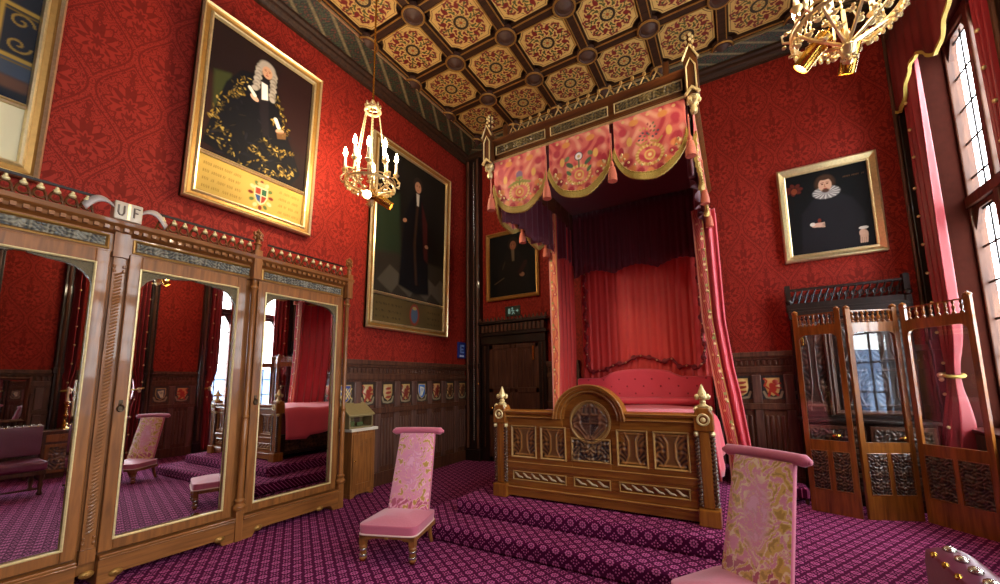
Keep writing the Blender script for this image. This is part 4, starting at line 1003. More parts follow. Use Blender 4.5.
so = sr.build('side_rail', 'black', bed, bevel=.008)
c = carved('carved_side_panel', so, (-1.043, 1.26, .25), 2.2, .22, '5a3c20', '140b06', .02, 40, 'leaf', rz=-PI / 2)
MB().box(-.96, .96, .1, 2.36, .3, .78).build('mattress', plain('ticking', '8a3040', .7), bed, bevel=.05)
# padded headboard with buttons
hp = [(-1.02, .55), (1.02, .55), (1.02, gz(1.60)), (.62, gz(1.60))] + [(.18 + .44 * math.cos(q) * .98 if False else .0 + .5 * math.cos(q), gz(1.64) + .09 * math.sin(q)) for q in np.linspace(.1, PI - .1, 15)] + [(-.62, gz(1.60)), (-1.02, gz(1.60))]
hb = MB().prism(hp, 'y', 2.37, 2.47).build('headboard', 'rose', bed, bevel=.035, seg=4)
many('headboard_button', plain('dark red button', '9a1a2c', .5), hb, MB().sph((0, 0, 0), (.013, .008, .013), 8, 5), [(-.94 + c * .25 + (.125 if r % 2 else 0), 2.365, gz(1.24) + r * .11) for r in range(4) for c in range(8)])
hpost = MB()
for s in (-1, 1): hpost.box(s * 1.0 - .04, s * 1.0 + .04, 2.48, 2.56, 0, gz(1.55))
hpost.build('headboard_post', 'black', bed, bevel=.01)
# coverlet lies over the mattress and hangs at both sides
rows = []
for j in range(36):
    y = .11 + 2.25 * j / 35; prof = []
    for i in range(49):
        q = i / 48 * 2 - 1; s = abs(q)
        if s < .68: x = q / .68 * (1.05 - .04 * max(0., min(1., (y - 1.35) / .2))); z = .855 + .02 * math.sin(5 * x + 3 * y) * .4 + .01 * math.sin(9 * y + 2 * x)
        else:
            t = (s - .68) / .32; tk = max(0., min(1., (y - 1.35) / .2)); drop = (.40 - .05 * tk + .05 * math.sin(3 * y) + (.06 if y < .5 else 0))
            x = math.copysign(1.05 - .04 * tk + (1 - tk) * (.055 * math.sin(min(t * 4, 1) * PI / 2) + .025 * t * math.sin(11 * y + 1.5 * (q > 0)) + .03 * t), q); z = .855 - .03 * min(1, t * 5) - drop * t
        prof.append((x, y, z))
    rows.append(prof)
cv = MB().strip(rows).build('coverlet', 'rose', None, True, angle=180, solid=.012); cv.location = (BX, BY, BZ)
tag(cv, 'rose red satin coverlet hanging over the sides of the carved bed', 'coverlet')
bo = MB().lathe([(0, -.9), (.035, -.89), (.05, -.84), (.055, 0), (.05, .84), (.035, .89), (0, .9)], (0, 2.28, .935), 18, 'x').build('bolster', 'rose', None, True); bo.location = (BX, BY, BZ)
tag(bo, 'rose red bolster pillow against the padded headboard on the bed', 'pillow')

# ------------------------------------------------------------------ the hanging tester (canopy)
CX, CY = -1.33, 3.8
cnp = thing('bed_canopy', 'gothic carved oak tester with embroidered scalloped valance hanging high over the bed', 'canopy', (CX, CY, 0))
HWC = 1.12; DEP = 2.75; Z0, Z1 = 4.23, 4.51
def rail(name, ax, a0, a1, at, out):
    m = MB()
    pr = [(0, Z0), (.0, Z0), (.0, Z0), (-.02, Z0 + .01), (-.02, Z0 + .04), (0, Z0 + .055), (0, Z1 - .06), (-.03, Z1 - .045), (-.06, Z1 - .02), (-.06, Z1), (.07, Z1), (.07, Z0)]
    if ax == 'x': m.prism([(at + p, z) for p, z in pr], 'x', a0, a1)
    else: m.prism([(at + out * -p, z) for p, z in pr], 'y', a0, a1)
    return m.build(name, 'oak_rail', cnp, bevel=.004)
fr = rail('front_rail', 'x', -HWC, HWC, 0, 0)
rl = rail('side_rail', 'y', 0, DEP, -HWC, -1); rr = rail('side_rail', 'y', 0, DEP, HWC, 1)
MB().box(-HWC, HWC, -.034, -.018, Z0 - .01, Z0 + .008).build('gilt_edge', 'gold', fr)
gb = MB().box(-HWC, HWC, -.024, -.018, Z0 + .012, Z0 + .024).build('gilt_bead', 'gold', fr)
for c in (-.735, 0, .735):
    f = MB().frame(.67, .115, [(0, 0), (0, .012), (.005, .015), (.011, .002)], Z0 + .098).build('panel_moulding', 'gilt_pale', fr); f.location = (c, 0, 0)
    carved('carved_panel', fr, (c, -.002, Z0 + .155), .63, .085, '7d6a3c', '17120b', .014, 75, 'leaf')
cs = MB(); n = 15
for i in range(n):
    x = -HWC + .22 + (2 * HWC - .44) * i / n; p = (2 * HWC - .44) / n
    cs.tube([(x, .02, Z1 + .01), (x + p * .2, .02, Z1 + .08), (x + p / 2, .02, Z1 + .135), (x + p * .8, .02, Z1 + .08), (x + p, .02, Z1 + .01)], .009, 5)
    cs.sph((x + p / 2, .02, Z1 + .16), (.02, .014, .028), 6, 4); cs.tube([(x + p / 2 + .02 * math.cos(q), .02, Z1 + .045 + .02 * math.sin(q)) for q in np.linspace(0, 2 * PI, 9)[:-1]], .005, 4, True)
cs.build('pierced_cresting', plain('crest gilding', 'b08d52', .4, .3, noise=.3, nscale=60), fr, True)
sc_ = MB()
for s in (-1, 1):
    for i in range(22):
        y = .2 + i * .115
        sc_.prism([(y, Z1), (y + .1, Z1), (y + .05, Z1 + .11)], 'x', s * (HWC + .0) - .01, s * HWC + .01)
sc_.build('side_cresting', 'oak_rail', cnp)
for s in (-1, 1):
    MB().box(s * .93 - .03, s * .93 + .03, -.02, .06, Z1, Z1 + .17).build('small_post', 'oak_rail_v', fr, bevel=.006)
    x = s * (HWC + .035)
    f = MB().box(x - .06, x + .06, -.08, .06, Z0 - .02, Z1 + .05)
    f.prism([(x - .065, Z1 + .05), (x + .065, Z1 + .05), (x, Z1 + .2)], 'y', -.08, .06)
    f.lathe([(.045, Z1 + .08), (.02, Z1 + .2), (.035, Z1 + .24), (.018, Z1 + .28), (.03, Z1 + .31), (.012, Z1 + .34), (.02, Z1 + .355), (0, Z1 + .39)], (x, -.01, 0), 8)
    fo = f.build('pinnacle', 'oak_rail_v', cnp, True, bevel=.004)
    g = MB().tube([(x - .04, -.085, Z0 + .02), (x - .04, -.085, Z1 - .02), (x, -.085, Z1 + .06), (x + .04, -.085, Z1 - .02), (x + .04, -.085, Z0 + .02)], .008, 5)
    g.tube([(x - .07, -.085, Z1 + .05), (x, -.085, Z1 + .2), (x + .07, -.085, Z1 + .05)], .011, 5)
    for z in (Z1 + .22, Z1 + .29, Z1 + .34):
        for q in range(4): a = q * PI / 2 + .3; g.sph((x + .03 * math.cos(a), -.01 + .03 * math.sin(a), z), (.015, .015, .018), 6, 4)
    g.build('gilt_crocket', 'gilt_pale', fo, True)
    d = MB().prism([(x - .07, Z0 - .02), (x, Z0 + .05), (x + .07, Z0 - .02), (x + .05, Z0 - .03), (x, Z0 + .02), (x - .05, Z0 - .03)], 'y', -.1, -.07)
    for q in range(6): a = q * PI / 3; d.sph((x + .05 * math.cos(a), -.01 + .05 * math.sin(a), Z0 - .055), (.02, .02, .026), 7, 5)
    d.lathe([(.0, Z0 - .19), (.03, Z0 - .175), (.036, Z0 - .14), (.02, Z0 - .1), (.045, Z0 - .06), (.06, Z0 - .02)], (x, -.01, 0), 10)
    d.build('gilt_pendant', 'gilt_pale', fo, True)
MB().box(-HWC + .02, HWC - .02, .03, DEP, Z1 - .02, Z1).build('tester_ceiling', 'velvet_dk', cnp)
# embroidered scallops
def scallop_paint(kind):
    def cf(u, v, W, zz):
        x = (u - .5) * W; y = zz - 3.87; b = Brush(x, y, 'd8685a')
        tex = np.sin(24 * x + 2 * np.sin(15 * y + kind)) * np.sin(21 * y + 2 * np.sin(19 * x)); b.put(np.clip(tex - .1, 0, 1) * .9, 'efb08c'); b.put(np.clip(-tex * 1.6 - .3, 0, 1), 'b82636')
        for k in range(9):
            t = PI + PI * k / 8; b.ell(.265 * math.cos(t), -.06 + .235 * math.sin(t), .055, .04, 'a81c30' if k % 2 else 'e08a4a', t, .35, 1)
        for q in (-.27, .27): b.ell(q, .2, .045, .045, 'b8283a', .4, .5); b.ell(q * .55, .27, .05, .035, 'e0903f', 0, .35); b.ell(q * .75, .08, .03, .05, 'e8b45a', 0, .3); b.ell(q * 1.1, .0, .03, .05, 'b01f30', 0, .3)
        # wreath
        for k in range(40):
            t = 2 * PI * k / 40; b.ell(.13 * math.cos(t), -.11 + .1 * math.sin(t) * 1.0, .018, .01, 'e2c070' if k % 2 else 'c99a3e', t, .4)
        b.ell(0, -.11, .055, .055, 'e0b45a'); b.ell(0, -.11, .04, .04, 'd8704a'); b.ell(0, -.11, .018, .018, 'ecd08a')
        if kind == 1:
            b.ell(0, .1, .05, .05, '3a2430'); b.ell(0, .1, .04, .04, 'ece2da'); b.ell(0, .1, .018, .018, 'c9b070')
            for sx in (-1, 1): b.ell(sx * .11, .02, .05, .025, '3c5a3a', sx * .6); b.ell(sx * .14, .1, .035, .025, '6b7a4a', -sx * .6); b.ell(sx * .12, -.07, .04, .02, '4a6a3a', sx * .8)
            b.line([(0, .06), (0, -.02)], .008, '5a6a3a')
        elif kind == 0:
            for sx in (-1, 1):
                for k in range(4): b.ell(sx * (.03 + .035 * k), .02 - .012 * k, .03, .015, '8a8a2c', sx * (.5 - .3 * k), .4)
            b.ell(0, .1, .045, .05, '8a6a8a'); b.ell(0, .06, .05, .02, '9aa040'); b.line([(0, .05), (0, -.02)], .01, '7d8030')
        else:
            for k in range(26):
                t = 2.4 * k; r = .014 * math.sqrt(k) * 1.5; b.ell(r * math.cos(t), .1 + r * math.sin(t) * 1.2, .014, .01, ('5a6a3a', '3a3a44', 'c9a04a', 'a33a3a')[k % 4], t, .4)
            for sx in (-1, 1): b.line([(sx * .02, .03), (sx * .09, .0), (sx * .13, .04)], .01, 'b58a3a')
        # outline braid
        d = 4 * np.abs(x / (W / 2)) ** 3
        for k in range(13):
            t = PI + PI * k / 12; xx, yy = .3 * math.cos(t), -.05 + .27 * math.sin(t); b.ell(xx, yy, .02, .02, 'd9b070', 0, .5); b.ell(xx, yy, .01, .01, 'f0dca4', 0, .5)
        for k in range(5): b.ell(-.26 + .13 * k, .315, .018, .016, 'e0b878', 0, .5)
        return b.c
    return cf
def scallop(parent, W, loc, rz, kind, name='valance_scallop', lining=True):
    bot = lambda u: 3.56 + .43 * (1 - np.sqrt(np.clip(1 - (np.abs(2 * u - 1) * .985) ** 2.3, 0, 1)))
    half = lambda u: np.sign(2 * u - 1) * np.minimum(np.abs(2 * u - 1), 1) * (W / 2 - .022)
    fz = lambda u, v: bot(u) * (1 - v) + (Z0 - .004) * v
    wob = lambda u, v: -.02 + .012 * np.sin(u * 14) * (1 - v)
    col = scallop_paint(kind)
    o = canvas(name, lambda u, v: (half(u), wob(u, v), fz(u, v)), (110, 110), lambda u, v: col(u, v, W, fz(u, v)), 'embroid', parent)
    md = o.modifiers.new('thick', 'SOLIDIFY'); md.thickness = .008
    o.location = loc; o.rotation_euler = (0, 0, rz)
    # fringe follows the lower edge
    top = []; low = []; N = 60
    us = np.linspace(.0, 1, N + 1); X = half(us); Z = bot(us)
    rows = []
    for i in range(N + 1):
        a = max(0, i - 1); c = min(N, i + 1); tx, tz = X[c] - X[a], Z[c] - Z[a]; l = math.hypot(tx, tz); nx_, nz = tz / l, -tx / l
        L = .055; x, z = X[i], Z[i]; j = .006 * math.sin(i * 2.1)
        x2, z2 = x + nx_ * L * .5, min(z + nz * L, z - .025)
        x2 = max(-W / 2 + .004, min(W / 2 - .004, x2))
        y = -.02 + .012 * math.sin(us[i] * 14)
        rows.append([(x, y - .012 - j, z + .015), (x2, y - .016 + j, z2), (x2, y + .012 + j, z2), (x, y + .008, z + .015)])
    MB().strip(rows, True).build('bullion_fringe', 'fringe', o, True)
    br = MB().tube([(r[0][0], r[0][1], r[0][2]) for r in rows], .006, 5).build('braid', 'fringe', o, True)
    many('gilt_stud', 'gilt_pale', o, MB().sph((0, 0, 0), .013, 6, 4), [(.27 * W / .73 * math.cos(t), -.03, 3.86 + .2 * math.sin(t)) for t in [PI + PI * (k + .5) / 11 for k in range(11)]])
    return o
def tassel(parent, x, y, ztop, zb, name='silk_tassel'):
    h = zb + .2
    c = MB().tube([(x, y, ztop), (x, y, h)], .008, 6)
    c.lathe([(.048, zb), (.046, zb + .06), (.034, zb + .13), (.03, zb + .145), (.018, zb + .155), (.024, zb + .18), (.016, zb + .2), (.008, zb + .22)], (x, y, 0), 12)
    return c.build(name, 'tassel', parent, True)
for i, k in enumerate((0, 1, 2)):
    scallop(cnp, .735, (-.735 + .735 * i, -.01, 0), 0, k)
for x in (-1.1025, -.3675, .3675, 1.1025): tassel(cnp, x, -.07, 4.08 if abs(x) < 1 else 4.02, 3.56 if abs(x) < 1 else 3.6)
for s in (-1, 1):
    for j in range(3):
        o = scallop(cnp, .72, (s * (HWC + .0), .42 + .76 * j, 0), s * PI / 2, (1, 2, 0)[j], 'side_valance_scallop')
        tassel(cnp, s * (HWC + .035), .8 + .76 * j, 4.0, 3.48)
# gathered inner lining at the sides and head
def gather(x0, y0, x1, y1, ztop, zbot, amp, nf, sag=0., n=90, seed=0):
    rs = np.random.RandomState(seed); ph = rs.uniform(0, 6, 3); rows = []
    dx, dy = x1 - x0, y1 - y0; L = math.hypot(dx, dy); nx_, ny = -dy / L, dx / L
    for k in range(9):
        t = k / 8; row = []
        for i in range(n + 1):
            q = i / n; zb = zbot + sag * abs(math.sin(q * PI * 3)); z = ztop + (zb - ztop) * t
            a = amp * (.5 + .5 * t) * (math.sin(q * nf * 2 * PI + ph[0]) + .4 * math.sin(q * nf * 3.3 * PI + ph[1]))
            row.append((x0 + dx * q + nx_ * a, y0 + dy * q + ny * a, z))
        rows.append(row)
    return MB().strip(rows)
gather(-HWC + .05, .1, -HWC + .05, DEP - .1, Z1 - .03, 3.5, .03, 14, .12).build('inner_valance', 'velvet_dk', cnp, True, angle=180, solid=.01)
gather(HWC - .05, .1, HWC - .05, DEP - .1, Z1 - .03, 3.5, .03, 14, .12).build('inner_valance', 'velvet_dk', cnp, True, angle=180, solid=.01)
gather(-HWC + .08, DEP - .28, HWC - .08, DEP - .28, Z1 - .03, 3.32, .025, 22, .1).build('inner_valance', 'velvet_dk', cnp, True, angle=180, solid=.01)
# back hanging
hc = thing('bed_hanging', 'pleated red silk hanging with dark braid border on the wall behind the bed head', 'curtain', (CX, 6.42, 0))
gather(-.98, 0, 1.0, 0, 4.44, 1.2, .009, 19, 0, 160, 3).build('pleated_silk', 'velvet', hc, True, angle=180, solid=.008)
bm_ = MB(); st = MB()
pts = [(-.9, 4.3), (-.9, 1.8), (-.86, 1.72), (-.62, 1.71), (-.5, 1.79), (-.3, 1.83), (-.12, 1.9), (0, 1.95), (.12, 1.9), (.3, 1.84), (.46, 1.86), (.56, 1.76), (.82, 1.73), (.92, 1.82), (.92, 4.3)]
fin = []
for (x0, z0), (x1, z1) in zip(pts[:-1], pts[1:]):
    m_ = max(1, int(math.hypot(x1 - x0, z1 - z0) / .05))
    for i in range(m_): fin.append((x0 + (x1 - x0) * i / m_ + .018 * math.sin((len(fin)) * 1.1) * (abs(z1 - z0) > .5), -.045, z0 + (z1 - z0) * i / m_ + .014 * math.sin(len(fin) * 1.3) * (abs(z1 - z0) < .5)))
bm_.tube(fin, .022, 6)
for i in range(0, len(fin), 4): bm_.sph((fin[i][0], -.05, fin[i][2]), (.045, .02, .045), 7, 5)
bm_.build('braid_border', plain('dark crimson braid', '7a0e1a', .6, noise=.2), hc, True)
many('border_stud', 'gold', hc, MB().sph((0, 0, 0), .015, 6, 4), [(fin[i][0], -.075, fin[i][2]) for i in range(2, len(fin), 4)])
# side curtains
def border_col(L, base='d06a44'):
    def cf(u, v):
        x = (u - .5) * .12; y = v * L; b = Brush(x, y, base); per = .34
        q = (y / per) % 1
        b.put((np.abs(x - .03 * np.sin(2 * PI * y / per)) < .012).astype(float), 'a8242a')
        b.put((np.hypot(x + .015, (q - .5) * per) < .032).astype(float), 'b02433'); b.put((np.hypot(x + .015, (q - .5) * per) < .014).astype(float), 'd9a070')
        b.put((np.hypot(x - .03, (q - .1) * per) < .02).astype(float), '7a8a3a'); b.put((np.hypot(x - .03, (q - .9) * per) < .018).astype(float), 'e6c58a')
        b.put((np.sin(x * 260 + 3 * np.sin(y * 40)) > .8).astype(float) * .5, 'e8b070'); b.put((np.abs(np.abs(x) - .055) < .006).astype(float), 'd8b060'); return b.c
    return cf
def side_curtain(name, label, secs, nf, inner, amp):
    """secs: (z, xl, xr, y0, y1): the leading edge spans xl..xr at y0, folds run back to y1"""
    t = thing(name, label, 'curtain', (0, 0, 0))
    zs = np.array([s[0] for s in secs]); Q = np.array(secs); NZ = 50; rows = []; edge = []
    for k in range(NZ + 1):
        z = zs[0] + (zs[-1] - zs[0]) * k / NZ
        xl, xr, y0, y1 = [np.interp(-z, -zs, Q[:, c]) for c in (1, 2, 3, 4)]
        row = []
        w = xr - xl
        xa, xb = (xl, xr) if inner > 0 else (xr, xl)
        for i in range(25): q = i / 24; row.append((xb + (xa - xb) * q, y0 + .035 * math.sin(q * PI * 5 + .02 * z) * (1 if w > .15 else .2) + .03 * (1 - math.sin(q * PI)), z))
        n = 70
        for i in range(1, n + 1):
            q = i / n; row.append((xa + (xb - xa) * .35 * q + amp * math.sin(q * nf * 2 * PI + .3) * min(1, q * 6) * (1 if inner < 0 else 1), y0 + .03 + (y1 - y0) * q, z))
        rows.append(row); edge.append((xb, xa, y0, z))
    MB().strip(rows).build('curtain_silk', 'velvet' if inner > 0 else 'bed_red', t, True, angle=180, solid=.008)
    E_ = np.array(edge)[::-1]; L = abs(zs[0] - zs[-1])
    def P(u, v):
        k = v * (len(E_) - 1); I = lambda c: np.interp(k, np.arange(len(E_)), E_[:, c])
        x0, x1 = I(0), I(1); wd = np.minimum(np.abs(x1 - x0) * (.95 if inner > 0 else .45), .17); sg = np.sign(x1 - x0)
        st_ = x0
        return st_ + sg * wd * u, I(2) - .012 - .02 * np.sin(u * PI), I(3)
    canvas('embroidered_border', P, (26, 300), border_col(L, 'd06a44' if inner > 0 else 'a82430'), 'embroid', t, thick=.006)
    many('gilt_stud', 'gilt_pale', t, MB().sph((0, 0, 0), .016, 7, 5), [((E_[k][0] * .35 + E_[k][1] * .65) if inner > 0 else (E_[k][0] * .62 + E_[k][1] * .38), E_[k][2] - .035, E_[k][3]) for k in range(2, len(E_) - 1, 4)])
    MB().tube([(e[1 if inner > 0 else 0], e[2] - .01, e[3]) for e in edge], .013, 6).build('edge_cord', plain('pink cord', 'd88a80', .5), t, True)
    return t
side_curtain('bed_curtain', 'red bed curtain with orange embroidered edge hanging at the left of the bed head', [(4.2, -2.46, -2.34, 5.45, 6.3), (3.5, -2.46, -2.34, 5.45, 6.3), (2.2, -2.455, -2.33, 5.45, 6.3), (1.2, -2.47, -2.38, 5.48, 6.3), (.34, -2.49, -2.4, 5.5, 6.3)], 6, 1, .03)
side_curtain('bed_curtain', 'red bed curtain with gold embroidered edge falling outward at the right of the bed head', [(3.75, -.37, -.11, 5.4, 6.25), (2.3, -.335, -.10, 5.4, 6.25), (1.68, -.27, -.045, 5.4, 6.25), (1.39, -.24, 0, 5.4, 6.25), (.83, -.165, .055, 5.4, 6.25), (.32, -.15, .1, 5.4, 6.25)], 5, -1, .03)
# ------------------------------------------------------------------ folding glass screen
scn = thing('folding_screen', 'three-leaf mahogany folding screen with glazed upper panels and carved lower panels by the window', 'folding screen', (0, 0, 0))
def leaf(p0, p1, lit=False):
    w = math.hypot(p1[0] - p0[0], p1[1] - p0[1]); a = math.atan2(p1[1] - p0[1], p1[0] - p0[0])
    t = bpy.data.objects.new('screen_leaf', None); COL.objects.link(t); t.parent = scn; t.location = (p0[0], p0[1], 0); t.rotation_euler = (0, 0, a)
    sw = .05; zt = 2.335
    m = MB().box(0, sw, -.02, .02, .0, zt).box(w - sw, w, -.02, .02, .0, zt).box(sw, w - sw, -.018, .018, .0, .26).box(sw, w - sw, -.018, .018, .7, .82).box(sw, w - sw, -.018, .018, 2.06, 2.17).box(w / 2 - .022, w / 2 + .022, -.018, .018, .26, .7)
    m.box(sw, w - sw, -.012, .012, 2.3, 2.315)
    for x in (sw / 2, w - sw / 2): m.lathe([(.03, zt), (.034, zt + .015), (.02, zt + .03), (0, zt + .045)], (x, 0, 0), 10)
    # rounded upper corners of the glazed opening
    for s, xx in ((1, sw), (-1, w - sw)):
        r = .07; m.prism([(xx, 2.06), (xx, 2.06 - r)] + [(xx + s * r * (1 - math.cos(q)), 2.06 - r + r * math.sin(q)) for q in np.linspace(.2, PI / 2, 6)], 'y', -.018, .018)
    fo = m.build('leaf_frame', 'mahog', t, bevel=.006)
    MB().box(sw, w - sw, -.003, .003, .82, 2.06).build('glass_pane', 'glass', t)
    for c in (sw + (w / 2 - .022 - sw) / 2, w - sw - (w / 2 - .022 - sw) / 2):
        pw = w / 2 - .022 - sw
        MB().box(c - pw / 2, c + pw / 2, -.006, .012, .26, .7).build('panel_back', 'black', t)
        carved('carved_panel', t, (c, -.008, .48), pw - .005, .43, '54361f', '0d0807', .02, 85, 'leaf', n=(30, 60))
        MB().frame(pw + .01, .45, [(0, .006), (0, .02), (.006, .024), (.014, .012)], .255).build('panel_bead', 'mahog', t).location = (c, 0, 0)
    g = MB(); n = 8
    for i in range(n):
        x = sw + (w - 2 * sw) * (i + .5) / n
        g.lathe([(.016, 2.17), (.018, 2.185), (.007, 2.2), (.015, 2.225), (.016, 2.24), (.006, 2.262), (.014, 2.28), (.012, 2.3)], (x, 0, 0), 8)
    g.build('pierced_gallery', 'mahog', t, True)
    return t
leaf((.65, 5.89), (1.085, 5.735)); leaf((1.13, 5.745), (1.625, 5.94)); leaf((1.665, 5.925), (2.06, 5.46))

# ------------------------------------------------------------------ dark mirrored dresser behind the screen
ds = thing('carved_dresser', 'dark carved high-backed dresser with pierced crest against the back wall behind the folding screen', 'dresser', (1.32, 6.68, 0))
MB().box(-.62, .62, -.42, 0, .08, .98).box(-.65, .65, -.46, 0, .98, 1.02).box(-.6, .6, -.4, 0, 0, .08).build('chest', 'black', ds, bevel=.008)
MB().box(-.62, .62, -.1, 0, 1.02, 2.5).box(-.64, .64, -.16, 0, 2.36, 2.46).box(-.63, .63, -.13, 0, 2.46, 2.5).build('high_back', 'black', ds, bevel=.006)
for z in (.14, .42, .7):
    for x in (-.31, .31):
        d = MB().box(x - .29, x + .29, -.44, -.42, z, z + .25).build('drawer', 'dark', ds, bevel=.006)
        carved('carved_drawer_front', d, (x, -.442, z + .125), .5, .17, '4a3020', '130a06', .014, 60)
        h = MB().sph((x, -.475, z + .125), (.045, .025, .028), 8, 6).build('drawer_handle', 'brass', d, True)
mf = MB().frame(.84, 1.26, [(0, 0), (0, .02), (.02, .03), (.05, .012), (.06, 0)], 1.06).build('back_moulding', 'dark', ds); mf.location = (.18, -.1, 0)
for z, hh in ((1.4, .5), (1.98, .5)):
    for x in (.0, .36): carved('carved_back_panel', ds, (x, -.104, z), .3, hh, '4a3020', '150b07', .014, 45, 'strap', n=(36, 50))
carved('carved_side_panel', ds, (-.42, -.102, 1.7), .26, 1.2, '6a4434', '1a0e0a', .016, 45, 'strap', n=(40, 110))
MB().tube([(-.265, -.12, 1.06), (-.265, -.12, 2.36)], .022, 8).tube([(-.57, -.12, 1.06), (-.57, -.12, 2.36)], .022, 8).build('colonnette', 'dark', ds, True)
MB().box(-.53, -.5, -.14, -.1, 1.98, 2.18).build('brass_plate', 'brass', ds, bevel=.004)
c = MB().box(-.6, .6, -.1, -.04, 2.5, 2.58).box(-.6, .6, -.1, -.04, 2.76, 2.79)
for i in range(16):
    x = -.55 + i * .0733; c.tube([(x - .03, -.07, 2.58), (x, -.07, 2.68), (x + .03, -.07, 2.76)], .012, 5).tube([(x + .028 * math.cos(q), -.07, 2.66 + .035 * math.sin(q)) for q in np.linspace(0, 2 * PI, 9)[:-1]], .009, 5, True)
for s in (-1, 1): c.box(s * .62 - .03, s * .62 + .03, -.12, -.03, 2.46, 2.84).sph((s * .62, -.13, 2.6), (.04, .02, .04), 8, 6)
c.build('pierced_crest', 'black', ds, True)

# carpeted footstool by the dresser, seen right of the chair
fs = thing('footstool', 'small purple carpeted footstool on the floor left of the folding screen', 'footstool', (.5, 6.2, 0))
MB().box(-.16, .16, -.14, .14, .06, .2).build('padded_top', 'carpet_top', fs, bevel=.03, seg=3)
lg = None
for x in (-.13, .13):
    for y in (-.11, .11): MB().lathe([(.018, 0), (.025, .03), (.02, .07)], (x, y, 0), 8).build('foot', 'dark', fs, True)

# ------------------------------------------------------------------ leather settee
st_ = thing('leather_settee', 'plum leather settee with brass studded back, cut off at the bottom right corner', 'settee', (.52, .95, 0))
m = MB(); rows = []
for j in range(20):
    y = -.85 + 1.72 * j / 19; zt = 1.0 - .012 * (1 - abs(j / 9.5 - 1)); rows.append([(-.03, y, .55), (-.035, y, .95), (-.03, y, .99), (.0, y, zt), (.05, y, zt + .0), (.085, y, .98), (.09, y, .94), (.08, y, .55)])
m.strip(rows, True); m.f.append(tuple(range(8))); m.f.append(tuple(range(159, 151, -1)))
m.build('backrest', 'leather', st_, True, bevel=.006)
many('brass_nail', 'silver', st_, MB().sph((0, 0, 0), (.017, .017, .012), 10, 6), [(.02, .84 - i * .078, 1.004) for i in range(22)])
many('small_brass_nail', 'brass', st_, MB().sph((0, 0, 0), (.01, .011, .011), 8, 5), [(-.026, .81 - i * .078, .99) for i in range(22)])
MB().box(-.55, .06, -.85, .87, .36, .5).build('seat', 'leather', st_, bevel=.04, seg=3)
MB().box(-.54, .05, -.84, .86, .3, .36).build('seat_frame', 'dark', st_, bevel=.006)
for x in (-.5, .02):
    for y in (-.8, .82): MB().lathe([(.02, 0), (.035, .03), (.022, .06), (.03, .16), (.02, .2), (.034, .26), (.034, .3)], (x, y, 0), 10).build('turned_leg', 'dark', st_, True)
MB().box(.03, .06, -.84, .86, .3, .6).tube([(-.5, -.8, .1), (-.5, .82, .1)], .015, 6).build('stretcher', 'dark', st_)

# ------------------------------------------------------------------ chest, candlestick and dressing glass seen in the left mirror
ch = thing('oak_chest', 'dark oak bedside chest with a candlestick on it in front of a window curtain', 'chest', (1.9, 2.25, 0), -PI / 2)
MB().box(-.24, .24, -.4, 0, .06, .8).box(-.27, .27, -.43, 0, .8, .84).box(-.22, .22, -.38, 0, 0, .06).build('body', 'dark', ch, bevel=.008)
d = MB().box(-.2, .2, -.42, -.4, .1, .6).build('panel_door', 'oak', ch, bevel=.006); carved('carved_door_panel', d, (0, -.423, .35), .3, .4, '7a5228', '2a150a', .014, 45)
d = MB().box(-.2, .2, -.42, -.4, .64, .77).build('drawer', 'oak', ch, bevel=.006); MB().sph((0, -.435, .705), .018).build('drawer_knob', 'brass', d, True)
cs_ = thing('candlestick', 'tall brass candlestick with a cream candle standing on the oak chest', 'candlestick', (1.7, 2.29, .84))
MB().lathe([(.09, 0), (.09, .015), (.05, .03), (.025, .06), (.045, .09), (.02, .12), (.018, .2), (.04, .24), (.018, .28), (.018, .38), (.035, .41), (.02, .44), (.045, .47), (.045, .49), (.02, .5)], n=14).build('stem', 'brass', cs_, True)
MB().lathe([(.018, .5), (.018, .76), (.008, .77)], n=10).build('candle', 'wax', cs_, True)
dt = thing('dressing_table', 'dark dressing table with a framed mirror beside the oak chest', 'dressing table', (2.18, 1.6, 0), -PI / 2)
MB().box(-.36, .36, -.45, 0, .72, .78).box(-.34, .34, -.43, -.02, .6, .72).build('table_top', 'dark', dt, bevel=.008)
for x in (-.31, .31):
    for y in (-.4, -.05): MB().lathe([(.02, 0), (.03, .04), (.02, .1), (.03, .4), (.025, .6)], (x, y, 0), 8).build('leg', 'dark', dt, True)
    MB().box(x - .025, x + .025, -.2, -.14, .78, 1.5).build('mirror_support', 'dark', dt, bevel=.006)
mo = MB().box(-.28, .28, -.2, -.14, 1.0, 1.95)
mo = MB().frame(.56, .8, [(0, 0), (0, .04), (.02, .05), (.05, .03), (.06, .0)], 1.0).build('mirror_frame', 'dark', dt); mo.location = (0, -.15, 0)
MB().box(-.23, .23, -.165, -.15, 1.05, 1.75).build('mirror', 'mirror', dt)
